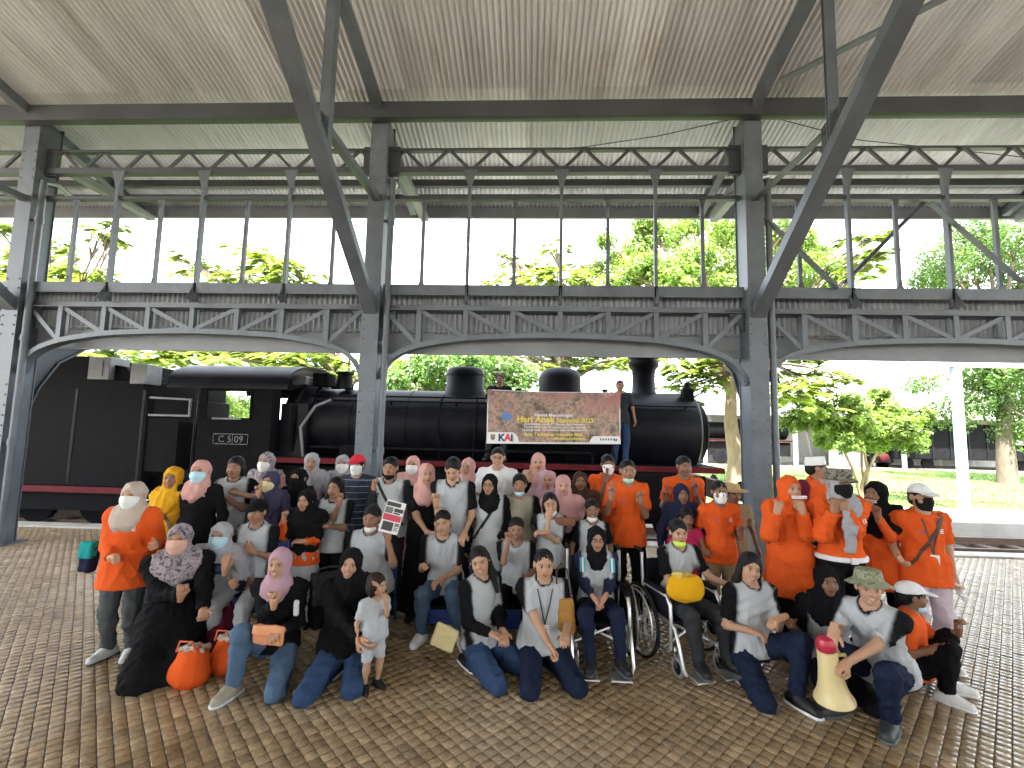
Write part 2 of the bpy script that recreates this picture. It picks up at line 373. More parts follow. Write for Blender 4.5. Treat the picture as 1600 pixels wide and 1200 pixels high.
bk = corr_mesh('roof_sheet_back', 38.25, PT, .018, (-0, YR, roofz(YR)+.02), (0, -13.8, roofz(2*YR+13.8)+.02), 4, -17); obj('roof_slope', bk, sheet_mat, shed, (0, -YC, 0))  # unseen back slope, lengthened behind the camera to cut front light
# --- low canopy over the platform edge: corrugated sheets and a deep board
can = corr_mesh('canopy_sheet', WS+.05, .085, .02, (0, YC+.12, 4.12), (0, YC+.135, 3.46)); can.materials.append(surf('canopy_paint', (.27, .29, .31), (.17, .18, .2), scale=1.5, rough=.6))
for i in range(41): obj('canopy_sheet', can, None, shed, (-17+i*WS, -YC, rnd.uniform(-.004, .004)))
m = MB(); m.box((-17, YC+.16, 3.13), (21, YC+.2, 3.50)); m.box((-17, YC+.11, 3.48), (21, YC+.16, 3.505)); m.box((-17, YC+.12, 3.12), (21, YC+.16, 3.145)); m.box((-17, 8.3, 3.36), (21, 8.4, 3.46)); S(m, 'canopy_board', fascia_mat, .004)
# loose cable sagging along the roof
m = MB(); m.tube([(-.3, 7.3, 6.62), (.8, 7.25, 6.66), (2., 7.15, 6.78), (3.1, 7.0, 6.95), (3.5, 6.9, 6.96), (5.2, 7.2, 6.72), (8.5, 7.6, 6.62)], .008, 6); S(m, 'cable', steel_dark)
# ================================================================ unseen building added behind the camera to cut the front light
plaster = surf('cream_plaster', (.55, .50, .40), (.44, .39, .31), scale=1.2, rough=.85, bumps=.1)
stb = empty('added_back_building', (2, -9.4, 0), 'long cream plastered building, added unseen behind the camera to dim the front light', 'building')
zt = 3.3; prev = -17.
doors = [(-12, 1.6), (-6.2, 1.6), (-.4, 1.6), (5.4, 1.6), (11.2, 1.6), (17, 1.6)]
m = MB()
for x, w_ in doors: m.box((prev, -9.55, 0), (x-w_/2, -9.3, zt)); m.box((x-w_/2, -9.55, 2.7), (x+w_/2, -9.3, zt)); prev = x+w_/2
m.box((prev, -9.55, 0), (21, -9.3, zt)); m.build('wall', plaster, stb, (-2, 9.4, 0))
for x, w_ in doors:
    for s_ in (-1, 1):
        m = MB(); m.box((x+(s_-1)*w_/4+.01, -9.46, .02), (x+(s_+1)*w_/4-.01, -9.41, 2.69)); m.build('door', steel_dark, stb, (-2, 9.4, 0), .005)
# ================================================================ ground, platform, tracks
PE = 8.45           # platform edge
GZ = -.45           # track bed
def tile_material(name):
    m, t, b = nodes_of(name)
    a = N(t, 'ShaderNodeAttribute', attribute_name='Col'); g = N(t, 'ShaderNodeNewGeometry')
    n1 = N(t, 'ShaderNodeTexNoise', Scale=.55, Detail=5., Roughness=.65); t.links.new(g.outputs['Position'], n1.inputs['Vector'])
    n2 = N(t, 'ShaderNodeTexNoise', Scale=45., Detail=4.); t.links.new(g.outputs['Position'], n2.inputs['Vector'])
    c1 = ramp(t, n1.outputs[0], [(.30, (.225, .145, .064)), (.46, (.335, .245, .145)), (.70, (.45, .365, .262))])
    mx = N(t, 'ShaderNodeMix', data_type='RGBA', blend_type='MULTIPLY'); mx.inputs[0].default_value = 1
    t.links.new(c1, mx.inputs[6]); t.links.new(a.outputs['Color'], mx.inputs[7])
    mx2 = N(t, 'ShaderNodeMix', data_type='RGBA', blend_type='MULTIPLY'); mx2.inputs[0].default_value = .6
    t.links.new(mx.outputs[2], mx2.inputs[6]); t.links.new(ramp(t, n2.outputs[0], [(.3, (.6, .58, .55)), (.7, (1.15, 1.15, 1.15))]), mx2.inputs[7])
    t.links.new(mx2.outputs[2], b.inputs['Base Color'])
    mr = N(t, 'ShaderNodeMapRange'); mr.inputs[3].default_value = .14; mr.inputs[4].default_value = .36; t.links.new(n1.outputs[0], mr.inputs[0])
    t.links.new(mr.outputs[0], b.inputs['Roughness']); b.inputs['Specular IOR Level'].default_value = .6
    bump(t, b, n2.outputs[0], .25, .003); return m
tile_mat = tile_material('floor_tile')
slab_mat = surf('grout', (.25, .195, .13), (.16, .125, .085), scale=3., rough=.8)
fl = MB(); fl.box((-40, -30, GZ-.3), (40, PE, 0)); floor = fl.build('platform_floor', slab_mat); tag(floor, kind='structure')
TP = .076; TH = .012
def tile_shape(sz, h, bv):
    a = sz/2; i = a-bv
    V = np.array([(-a,-a,0),(a,-a,0),(a,a,0),(-a,a,0),(-a,-a,h-bv*.7),(a,-a,h-bv*.7),(a,a,h-bv*.7),(-a,a,h-bv*.7),(-i,-i,h),(i,-i,h),(i,i,h),(-i,i,h)], np.float32)
    Q = [(0,1,5,4),(1,2,6,5),(2,3,7,6),(3,0,4,7),(4,5,9,8),(5,6,10,9),(6,7,11,10),(7,4,8,11),(8,9,10,11)]
    c, s = math.cos(math.pi/4), math.sin(math.pi/4)
    V = V@np.array([(c, s, 0), (-s, c, 0), (0, 0, 1)], np.float32); return V, np.array(Q, np.int32)
TV, TQ = tile_shape(TP-.0065, .008, .0035)
cells = []
c45 = math.sqrt(.5)
for i in range(-260, 261):
    for j in range(-260, 261):
        u, v = i*TP, j*TP; x = (u-v)*c45; y = (u+v)*c45
        if not (2.0 < y < PE-.30): continue
        if abs(x) > 12: continue
        px, py = proj((x, y, 0))
        if -60 < px < 1660 and py < 1290: cells.append((x, y, py, px))
cells.sort(key=lambda c: -c[2])
inside = [c for c in cells if 0 < c[3] < 1600 and c[2] < 1200]
near = set((c[0], c[1]) for c in inside[:300])
tones = [.72, .85, .95, 1.0, 1.08, 1.2]
tmeshes = []
for t_ in tones:
    me_ = np_mesh('tile', TV, TQ, np.full((len(TV), 3), t_), False); me_.materials.append(tile_mat); tmeshes.append(me_)
VV = []; QQ = []; CC = []; n = 0
for (x, y, py, px) in cells:
    ti = nrs.choice(6, p=[.1, .2, .25, .25, .13, .07]); dz = nrs.uniform(-.0025, .0025); j = nrs.uniform(-.0008, .0008, 2)
    if (x, y) in near:
        o = obj('tile', tmeshes[ti], None, floor, (x+j[0], y+j[1], dz+.001)); o.rotation_euler = (nrs.uniform(-.012, .012), nrs.uniform(-.012, .012), nrs.uniform(-.02, .02))
    else:
        tx, ty = nrs.uniform(-.012, .012, 2)
        Vt = TV+np.array([x+j[0], y+j[1], dz+.001], np.float32); Vt[:, 2] += TV[:, 0]*tx+TV[:, 1]*ty
        VV.append(Vt); QQ.append((TQ if y < 4.5 else TQ[4:])+n); CC.append(np.full((len(TV), 3), tones[ti])); n += len(TV)
o = obj('tile_field', np_mesh('tile_field', np.concatenate(VV), np.concatenate(QQ), np.concatenate(CC), False), tile_mat, floor); o['kind'] = 'stuff'
edge_mat = surf('edge_stone', (.42, .40, .36), (.28, .26, .23), scale=4, rough=.7)
for k in range(24):
    m = MB(); x0 = -18+k*1.5; m.box((x0+.004, PE-.27, .001), (x0+1.492, PE+.04, .03)); m.build('edge_stone', edge_mat, floor, bevel=.006)
# --- earth sheet reaching the horizon, track bed, rails
dirt = surf('dirt', (.26, .23, .18), (.17, .14, .10), scale=.6, rough=.95, bumps=.4, bscale=12, bdist=.03)
gr = MB(); gr.add([(-900, -900, GZ-.12), (900, -900, GZ-.12), (900, 1500, GZ-.12), (-900, 1500, GZ-.12)], [(0, 1, 2, 3)]); tag(gr.build('ground', dirt), kind='structure')
ballast_mat = surf('ballast', (.12, .11, .10), (.05, .045, .04), scale=30, rough=.95, bumps=.9, bscale=35, bdist=.05)
m = MB(); m.box((-45, PE+.001, GZ-.3), (45, 13.0, GZ)); tb = tag(m.build('track_bed', ballast_mat), kind='structure')
rust = surf('rail_steel', (.16, .10, .07), (.09, .06, .045), scale=8, rough=.6, metal=.3)
wood = surf('sleeper_wood', (.09, .07, .05), (.05, .04, .03), scale=6, rough=.9)
YL = 10.35          # locomotive centre line
def track(name, yc, z, x0, x1, label):
    T = empty(name, (0, yc, z), label, 'railway track')
    for sy in (-.53, .53):
        m = MB(); m.box((x0, sy-.055, .10), (x1, sy+.055, .115)); m.box((x0, sy-.01, .115), (x1, sy+.01, .2)); m.box((x0, sy-.033, .2), (x1, sy+.033, .235)); m.build('rail', rust, T)
    x = x0
    slm = None
    while x < x1:
        if slm is None: mm = MB(); mm.box((-.11, -1., 0.004), (.11, 1., .1)); slm = mm.mesh('sleeper'); slm.materials.append(wood)
        obj('sleeper', slm, None, T, (x, 0, 0)); x += .65
    return T
track('railway_track', YL, GZ, -20, 22, 'rusty rails on wooden sleepers beside the platform edge under the locomotive')
# --- garden beyond the tracks
conc = surf('concrete', (.42, .41, .38), (.30, .29, .27), scale=1.5, rough=.85)
grass_mat = surf('lawn', (.11, .19, .03), (.065, .125, .02), scale=.5, rough=.9, bumps=.6, bscale=60, bdist=.03)
GL = GZ+.05
m = MB(); m.box((-45, 13.0, GZ-.3), (45, 15.6, GL-.1)); m.build('garden_path', surf('path_gravel', (.50, .49, .46), (.36, .35, .32), scale=5., rough=.95, bumps=.5, bscale=40, bdist=.02)); tag(bpy.data.objects['garden_path'], kind='structure')
m = MB(); m.add([(-60, 15.75, GL), (60, 15.75, GL), (60, 32, GL+.1), (-60, 32, GL+.1), (-60, 15.75, GL-.3), (60, 15.75, GL-.3)], [(0, 1, 2, 3), (4, 5, 1, 0)]); lawn = tag(m.build('lawn', grass_mat), kind='structure')
m = MB(); m.box((-60, 32.0, GZ-.3), (60, 52, GL+.05)); tag(m.build('yard_path', dirt), kind='structure')
for k in range(30):     # kerb stones
    m = MB(); x0 = -20+k*1.4; m.box((x0+.006, 15.6, GZ-.1), (x0+1.394, 15.749, GL+.09)); m.build('kerb_stone', conc, lawn, bevel=.01)
# raised concrete slabs by the track on the right
for (x0, x1, y0, y1, h) in ((9.6, 17., 11.9, 12.2, .38), (11.2, 20, 13.1, 13.4, .42)):
    m = MB(); m.box((x0, y0, GZ-.1), (x1, y1, GZ+h)); tag(m.build('low_wall', conc, bevel=.02), 'low pale concrete wall beside the track, %s one' % ('nearer' if y0 < 12.5 else 'farther'), 'wall')
# grass blades on the lawn that shows on the right
nb = 26000
gx = nrs.uniform(3, 34, nb); gy = 15.8+nrs.uniform(0, 1, nb)**1.6*15; hgt = nrs.uniform(.03, .09, nb); an = nrs.uniform(0, 6.28, nb); wd = .012+.0006*gy
zb = GL+.1*(gy-15.75)/16.25
p0 = np.stack([gx-np.cos(an)*wd, gy-np.sin(an)*wd, zb], 1); p1 = np.stack([gx+np.cos(an)*wd, gy+np.sin(an)*wd, zb], 1)
p2 = np.stack([gx+nrs.normal(0, .03, nb), gy+nrs.normal(0, .03, nb), zb+hgt], 1)
V = np.stack([p0, p1, p2], 1).reshape(-1, 3); Q = np.arange(nb*3).reshape(-1, 3)
gc = np.array([.085, .175, .026])*nrs.uniform(.6, 1.3, (nb, 1))+np.array([.05, .025, 0])*nrs.uniform(0, 1, (nb, 1))
o = obj('grass', np_mesh('grass', V, Q, np.repeat(gc, 3, 0), False), attr_mat('grass_blade', rough=.8, bstr=0, var=.1)); tag(o, 'short sunlit grass on the lawn beyond the tracks', 'grass', kind='stuff')
# ================================================================ steam locomotive and tender
black = surf('loco_black', (.0065, .007, .0095), (.003, .003, .0045), scale=3., rough=.45, bumps=.12, bscale=18, rv=.12, spec=.1)
blackm = surf('loco_black_matt', (.0075, .0075, .009), (.0035, .0035, .004), scale=4., rough=.7, bumps=.2, spec=.05)
red = surf('loco_red', (.10, .007, .012), (.06, .005, .008), scale=4., rough=.6, spec=.12)
greyp = surf('loco_grey', (.17, .175, .18), (.10, .10, .10), scale=4., rough=.6)
brass = surf('plate_metal', (.09, .09, .09), (.05, .05, .05), scale=9., rough=.4, metal=.6)
RZ = GZ+.235
loco = empty('steam_locomotive', (0, YL, RZ), 'black steam locomotive with red running board edge behind the group', 'locomotive')
L = lambda mb, name, mat=black, bevel=0, par=None: mb.build(name, mat, par or loco, (0, -YL, -RZ) if par is None else (0, 0, 0), bevel)
BZ = 1.98; BR = .80; XB0, XB1 = -5.25, 3.62
m = MB(); m.lathe([(BR-.02, 0), (BR, .02), (BR, 5.9), (BR-.02, 5.92), (BR-.02, 6.0)], (XB0, YL, BZ), (1, 0, 0), 48); boiler = L(m, 'boiler')
for xx in (-3.9, -2.7, -.6):
    m = MB(); m.lathe([(BR+.001, 0), (BR+.012, .004), (BR+.012, .06), (BR+.001, .064)], (xx, YL, BZ), (1, 0, 0), 48, False); L(m, 'boiler_band', black, par=boiler)
m = MB(); m.lathe([(BR+.03, 0), (BR+.045, .02), (BR+.045, 2.72), (BR+.0, 2.78), (.55, 2.84), (.3, 2.87), (0, 2.88)], (XB0+5.98, YL, BZ), (1, 0, 0), 48); sbx = L(m, 'smokebox')
r = MB()
for k in range(40):
    t = 2*math.pi*k/40
    r.lathe([(.018, 0), (.012, .012), (0, .014)], (XB0+6.1, YL+(BR+.045)*math.cos(t), BZ+(BR+.045)*math.sin(t)), (0, math.cos(t), math.sin(t)), 6)
q = L(r, 'rivet', black, par=sbx); q['kind'] = 'stuff'
m = MB(); m.lathe([(.36, -.1), (.33, .04), (.26, .12), (.245, .45), (.26, .6), (.33, .68), (.335, .78), (.30, .80), (.30, .84), (.34, .86), (.34, .89), (.28, .9), (.2, .9)], (2.5, YL, BZ+BR-.05), (0, 0, 1), 28); L(m, 'chimney')
m = MB(); m.lathe([(.50, -.25), (.45, .1), (.43, .16), (.43, .46), (.41, .54), (.35, .59), (0, .61)], (-1.52, YL, BZ+BR-.05), (0, 0, 1), 28); d1 = L(m, 'sand_dome')
m = MB(); m.lathe([(.45, 0), (.45, .03), (.43, .03)], (-1.52, YL, BZ+BR+.36), (0, 0, 1), 28, False); L(m, 'band', black, par=d1)
m = MB(); m.lathe([(.55, -.25), (.49, .08), (.475, .16), (.475, .38), (.45, .48), (.37, .57), (.22, .62), (0, .63)], (.63, YL, BZ+BR-.05), (0, 0, 1), 28); L(m, 'steam_dome')
# lamp and hand wheel by the smokebox front
m = MB(); m.box((3.2, YL-.55, BZ+.62), (3.42, YL-.35, BZ+.9)); m.lathe([(.1, 0), (.07, .06), (.05, .1), (.06, .14), (0, .16)], (3.31, YL-.45, BZ+.9), (0, 0, 1), 12); m.box((3.27, YL-.5, BZ+.4), (3.35, YL-.4, BZ+.64)); L(m, 'lamp', blackm)
# handrail and pipes
m = MB(); m.tube([(-4.6, YL-.72, BZ+.52), (3.4, YL-.72, BZ+.52)], .017, 8); hr = L(m, 'handrail')
for xx in (-4.6, -3., -1.6, .2, 1.9, 3.2):
    m = MB(); m.tube([(xx, YL-.64, BZ+.45), (xx, YL-.73, BZ+.53)], .022, 6); L(m, 'knob', black, par=hr)
m = MB(); m.tube([(-4.6, YL-.92, 1.5), (-2, YL-.92, 1.5), (1.2, YL-.92, 1.5), (1.25, YL-.92, 1.42), (1.25, YL-.92, 1.3)], .03, 8); L(m, 'pipe', blackm)
# running board with red edge
m = MB(); m.box((-5.25, YL-1.2, 1.262), (3.75, YL+1.2, 1.29)); L(m, 'running_board', blackm)
m = MB(); m.box((-5.25, YL-1.235, 1.19), (3.75, YL-1.202, 1.295)); L(m, 'red_edge', red, .004)
m = MB(); m.box((-5.9, YL-.9, .55), (3.5, YL-.86, 1.1)); m.box((-5.9, YL+.5, .3), (3.5, YL+.54, 1.2)); L(m, 'frame_plate', blackm)
m = MB(); m.lathe([(.36, 0), (.36, 1.1), (.3, 1.12)], (1.9, YL-.98, .52), (1, 0, 0), 24); m.box((1.95, YL-1.28, .7), (2.95, YL-.72, 1.18)); L(m, 'cylinder', blackm)
for xx in (-4.7, -3.3, -1.9, -.5):
    m = MB(); o_ = (xx, YL-.62, RZ+.66); m.lathe([(.66, 0), (.66, .12), (.69, .125), (.69, .15), (.58, .15)], o_, (0, -1, 0), 32, False); m.lathe([(.58, .02), (.58, .15)], o_, (0, -1, 0), 32, False)
    for k in range(12):
        t = 2*math.pi*k/12; m.bar((xx, YL-.7, o_[2]), (xx+.62*math.cos(t), YL-.7, o_[2]+.62*math.sin(t)), .04, .05, (0, 1, 0))
    m.lathe([(.14, 0), (.14, .18), (0, .19)], o_, (0, -1, 0), 16); L(m, 'driving_wheel', blackm)
m = MB(); m.bar((-4.7, YL-.86, RZ+.5), (-.5, YL-.86, RZ+.5), .05, .12); L(m, 'coupling_rod', brass)
m = MB(); m.lathe([(.40, 0), (.40, .12), (.43, .14), (.1, .15), (.08, .2), (0, .2)], (2.9, YL-.6, RZ+.4), (0, -1, 0), 28); L(m, 'leading_wheel', blackm)
m = MB(); m.box((3.75, YL-1.2, .62), (3.9, YL+1.2, 1.0)); L(m, 'buffer_beam', red)
for sy in (-.7, .7):
    m = MB(); m.lathe([(.09, 0), (.09, .35), (.2, .36), (.2, .4), (0, .42)], (3.9, YL+sy, .8), (1, 0, 0), 18); L(m, 'buffer', blackm)
# firebox, cab
m = MB(); m.box((-5.28, YL-.88, 1.29), (-4.7, YL+.88, 2.4)); m.lathe([(.86, 0), (.88, .02), (.88, .56), (.86, .58)], (-5.28, YL, 1.96), (1, 0, 0), 40); L(m, 'firebox')
CX0, CX1 = -7.42, -5.29; CY = YL-1.22
m = MB()
WX0, WX1, WZ0, WZ1 = -6.66, -5.74, 2.07, 2.61
for y_ in (CY, YL+1.19):
    m.box((CX0+.6, y_, .85), (WX0, y_+.03, 2.76)); m.box((WX1, y_, .85), (CX1, y_+.03, 2.76)); m.box((WX0, y_, .85), (WX1, y_+.03, WZ0)); m.box((WX0, y_, WZ1), (WX1, y_+.03, 2.76)); 
m.box((CX1-.03, CY+.03, .85), (CX1, YL-.9, 2.76)); m.box((CX1-.03, YL+.9, .85), (CX1, YL+1.19, 2.76)); m.box((CX1-.029, YL-.9, 2.7), (CX1-.001, YL+.9, 2.95))
m.box((CX0+.25, CY+.001, .85), (CX0+.599, CY+.029, 1.0)); m.box((CX0, CY+.03, .8), (CX1-.03, YL+1.19, .85)); cab = L(m, 'cab', blackm)
m = MB(); n_ = 14; ro = []
for k in range(n_+1):
    t = math.radians(180-180*k/n_); ro.append((YL-1.32*math.cos(t), 2.70+.56*math.sin(t)**.75))
VV = []; 
for x in (CX0-.05, CX1+.36):
    for y_, z_ in ro: VV.append((x, y_, z_))
    for y_, z_ in ro: VV.append((x, y_, z_-.04))
k1 = n_+1; fs = [(k, k+1, 2*k1+k+1, 2*k1+k) for k in range(n_)]+[(k1+k, 3*k1+k, 3*k1+k+1, k1+k+1) for k in range(n_)]+[(k, k1+k, k1+k+1, k+1) for k in range(n_)]+[(2*k1+k, 2*k1+k+1, 3*k1+k+1, 3*k1+k) for k in range(n_)]+[(0, 2*k1, 3*k1, k1), (n_, k1+n_, 3*k1+n_, 2*k1+n_)]
m.add(VV, fs, True); L(m, 'cab_roof', black)
m = MB(); f_ = .035
m.box((WX0-f_, CY-.02, WZ0-f_), (WX1+f_, CY-.001, WZ0)); m.box((WX0-f_, CY-.02, WZ1), (WX1+f_, CY-.001, WZ1+f_)); m.box((WX0-f_, CY-.02, WZ0), (WX0, CY-.001, WZ1)); m.box((WX1, CY-.02, WZ0), (WX1+f_, CY-.001, WZ1)); L(m, 'window_frame', blackm)
m = MB(); m.box((-6.5, CY-.045, 2.03), (-5.9, CY-.021, 2.065)); L(m, 'arm_rest', greyp)
m = MB(); m.tube([(CX0+.52, CY+.02, .9), (CX0+.52, CY+.02, 2.74)], .02, 8); L(m, 'handrail')
m = MB(); m.tube([(CX1+.3, YL-.85, 1.4), (CX1+.3, YL-.95, 1.8), (CX1+.3, YL-.9, 2.3), (CX1+.35, YL-.6, 2.8)], .045, 10); L(m, 'injector_pipe', blackm)
m = MB(); m.tube([(CX1+.55, YL-.9, 1.3), (CX1+.5, YL-.98, 1.9), (CX1+.75, YL-.9, 2.35), (CX1+1., YL-.7, 2.5)], .03, 10); L(m, 'steam_pipe', greyp)
m = MB(); m.box((CX1+.13, YL-.75, 2.82), (CX1+.45, YL-.45, 3.0)); L(m, 'valve_box', greyp, .02)
m = MB(); m.box((CX1+.5, YL-.6, 2.8), (CX1+.85, YL-.2, 3.1)); L(m, 'turret', blackm, .03)
m = MB(); m.lathe([(.16, 0), (.16, .3), (.2, .31), (.2, .36), (.12, .37), (0, .38)], (CX1+1.12, YL-.35, 2.78), (0, 0, 1), 18); L(m, 'safety_valve', black)
m = MB(); m.lathe([(.1, 0), (.1, .14), (.14, .15), (0, .2)], (-4.2, YL, BZ+BR-.03), (0, 0, 1), 14); L(m, 'whistle', black)
# number plate
pl = onY(360, 686, CY-.02); px0, pz0 = float(pl[0]), float(pl[2])
m = MB(); m.box((px0-.36, CY-.012, pz0-.10), (px0+.36, CY-.001, pz0+.10)); plate = L(m, 'number_plate', blackm)
m = MB()
for a, b in (((px0-.36, pz0-.1), (px0+.36, pz0-.1)), ((px0-.36, pz0+.1), (px0+.36, pz0+.1)), ((px0-.36, pz0-.1), (px0-.36, pz0+.1)), ((px0+.36, pz0-.1), (px0+.36, pz0+.1)), ((px0+.04, pz0-.1), (px0+.04, pz0+.1))): m.bar((a[0], CY-.016, a[1]), (b[0], CY-.016, b[1]), .008, .012)
L(m, 'border', brass, par=plate)
tv, tf = text_mesh('C 5 09', .19); m = MB(); m.add([(px0+v[0], CY-.017, pz0-.065+v[1]) for v in tv], tf); L(m, 'numerals', brass, par=plate)
# ---- tender
tender = empty('locomotive_tender', (-10.5, YL, RZ), 'tall black tender with grey vent boxes coupled behind the locomotive', 'tender')
T_ = lambda mb, name, mat=black, bevel=0, par=None: mb.build(name, mat, par or tender, (10.5, -YL, -RZ) if par is None else (0, 0, 0), bevel)
TY = YL-1.28
m = MB(); m.prism([(-14.6, .62), (-7.86, .62), (-7.86, 2.44), (-7.97, 2.46), (-7.98, 2.78), (-8.74, 2.80), (-9.15, 2.82), (-9.17, 3.28), (-14.6, 3.34)], TY, YL+1.28); body = T_(m, 'tank', blackm, .015)
for xx in (-14.2, -13., -11.8, -10.6, -9.4, -7.95):
    m = MB(); m.box((xx-.03, TY-.008, .7), (xx+.03, TY-.001, 2.6)); T_(m, 'seam_strip', black, .003, par=None)
m = MB(); m.box((-9.20, TY-.02, 2.80), (-8.74, TY+.45, 3.27)); T_(m, 'vent_box', greyp, .015)
m = MB(); m.box((-9.12, TY-.035, 2.88), (-8.88, TY-.021, 3.2)); T_(m, 'vent_door', greyp, .02)
m = MB(); m.prism([(-8.73, 2.81), (-8.31, 2.81), (-8.31, 2.9), (-8.5, 3.08), (-8.73, 3.12)], TY+.1, TY+.9); T_(m, 'coal_plate', blackm)
m = MB(); m.box((-8.29, TY-.012, 2.72), (-7.95, TY+.4, 3.14)); T_(m, 'tool_box', greyp, .015)
m = MB(); m.box((-7.84, TY+.03, .95), (-7.2, TY+.06, 2.02)); m.box((-7.23, TY+.06, .95), (-7.2, YL+1.2, 1.95)); T_(m, 'footplate_screen', blackm)
m = MB()
for a, b in (((-7.84, 2.45), (-6.96, 2.42)), ((-6.98, 2.42), (-6.98, 2.08)), ((-7.84, 2.09), (-6.96, 2.09))): m.bar((a[0], TY+.02, a[1]), (b[0], TY+.02, b[1]), .035, .04)
T_(m, 'gate_rail', greyp)
m = MB(); m.box((-7.84, TY+.08, 2.1), (-7.0, TY+.1, 2.43)); T_(m, 'gate_panel', blackm)
m = MB(); m.box((-14.6, TY-.03, .49), (-7.86, TY+.02, .615)); T_(m, 'red_sole_bar', red, .006)
m = MB(); m.box((-14.4, TY+.2, .1), (-8.2, TY+.25, .46)); T_(m, 'bogie_frame', blackm)
for xx in (-13.4, -12., -10.6, -9.2):
    m = MB(); m.lathe([(.42, 0), (.42, .12), (.45, .14), (.36, .15), (.1, .12), (.09, .2), (0, .2)], (xx, YL-.6, RZ+.42), (0, -1, 0), 28); m.box((xx-.14, YL-.98, RZ+.28), (xx+.14, YL-.81, RZ+.6)); T_(m, 'wheel', blackm)
m = MB(); m.box((-8.3, TY+.0, -.05), (-7.8, TY+.19, 0.)); m.box((-8.3, TY+.0, .3), (-7.8, TY+.19, .35)); m.box((-8.3, TY+.0, -.05), (-8.27, TY+.03, .49)); m.box((-7.83, TY+.0, -.05), (-7.8, TY+.03, .49)); T_(m, 'step', blackm)

# under-frame, steps, rivets and small fittings
for y_ in (-1.0, .9):
    m = MB(); m.box((-7.9, YL+y_, .15), (-5.2, YL+y_+.05, .84)); L(m, 'drag_frame', blackm)
m = MB(); m.box((-14.5, YL+.9, .0), (-8., YL+.95, .6)); T_(m, 'far_frame', blackm)
r = MB()
for k in range(30):
    x_ = CX0+.64+k*(CX1-CX0-.68)/30
    for z_ in (.9, 1.95, 2.72): r.lathe([(.013, 0), (.009, .008), (0, .01)], (x_, CY-.0005, z_), (0, -1, 0), 6)
for k in range(26):
    for x_ in (CX0+.63, CX1-.03): r.lathe([(.013, 0), (.009, .008), (0, .01)], (x_, CY-.0005, .95+k*.07), (0, -1, 0), 6)
q = L(r, 'rivet', black); q['kind'] = 'stuff'
r = MB()
for xx in (-14.2, -13., -11.8, -10.6, -9.4, -7.95):
    for k in range(24):
        r.lathe([(.014, 0), (.009, .008), (0, .01)], (xx, TY-.0082, .75+k*.07), (0, -1, 0), 6)
for k in range(96):
    for z_ in (.66, 2.4): r.lathe([(.013, 0), (.009, .008), (0, .01)], (-14.5+k*.069, TY-.0005, z_), (0, -1, 0), 6)
q = T_(r, 'rivet', black); q['kind'] = 'stuff'
for x_, h_ in ((-3.6, .16), (-.3, .12), (1.6, .14)):
    m = MB(); m.lathe([(.05, 0), (.05, h_*.6), (.075, h_*.65), (.06, h_), (0, h_+.01)], (x_, YL-.25, BZ+BR-.05), (0, 0, 1), 12); L(m, 'valve', blackm)
m = MB(); m.tube([(-1.9, YL-.4, BZ+BR-.12), (-1.95, YL-.66, BZ+.52), (-1.95, YL-.84, BZ), (-1.9, YL-.83, BZ-.45), (-1.9, YL-.8, 1.3)], .022, 8); L(m, 'sand_pipe', blackm)
m = MB(); m.tube([(-1.2, YL-.4, BZ+BR-.12), (-1.15, YL-.66, BZ+.52), (-1.15, YL-.84, BZ), (-1.2, YL-.83, BZ-.45), (-1.2, YL-.8, 1.3)], .022, 8); L(m, 'sand_pipe', blackm)
m = MB(); m.tube([(-5.1, YL-.62, BZ+.62), (-3.2, YL-.62, BZ+.62), (-.2, YL-.62, BZ+.62), (1.4, YL-.63, BZ+.6), (1.6, YL-.8, BZ+.3), (1.65, YL-.86, BZ-.3), (1.7, YL-.9, 1.3)], .02, 8); L(m, 'steam_pipe', blackm)
m = MB(); m.box((-3.9, YL-1.1, 1.291), (-3.3, YL-.9, 1.56)); L(m, 'lubricator_box', blackm, .02)
m = MB(); m.lathe([(.62, 0), (.62, .03), (.58, .05), (0, .07)], (3.66, YL, BZ), (1, 0, 0), 32); L(m, 'smokebox_door', black)
# ================================================================ garden trees and the far side of the yard
bark = surf('bark', (.09, .068, .048), (.05, .038, .027), scale=9, rough=.95, bumps=.8, bscale=22, bdist=.03, stretch=(1, 1, .25))
bark_pale = surf('bark_pale', (.20, .145, .095), (.12, .085, .055), scale=7, rough=.95, bumps=.6, bscale=20, bdist=.02, stretch=(1, 1, .25))
def leaf_material():
    m, t, b = nodes_of('leaf'); out = t.nodes['Material Output']
    a = N(t, 'ShaderNodeAttribute', attribute_name='Col'); b.inputs['Roughness'].default_value = .5
    t.links.new(a.outputs['Color'], b.inputs['Base Color'])
    tr = N(t, 'ShaderNodeBsdfTranslucent'); hs = N(t, 'ShaderNodeHueSaturation', Value=1.5, Saturation=1.05); t.links.new(a.outputs['Color'], hs.inputs['Color']); t.links.new(hs.outputs[0], tr.inputs[0])
    mx = N(t, 'ShaderNodeMixShader'); mx.inputs[0].default_value = .5
    t.links.new(b.outputs[0], mx.inputs[1]); t.links.new(tr.outputs[0], mx.inputs[2]); t.links.new(mx.outputs[0], out.inputs[0]); return m
leaf_mat = leaf_material()
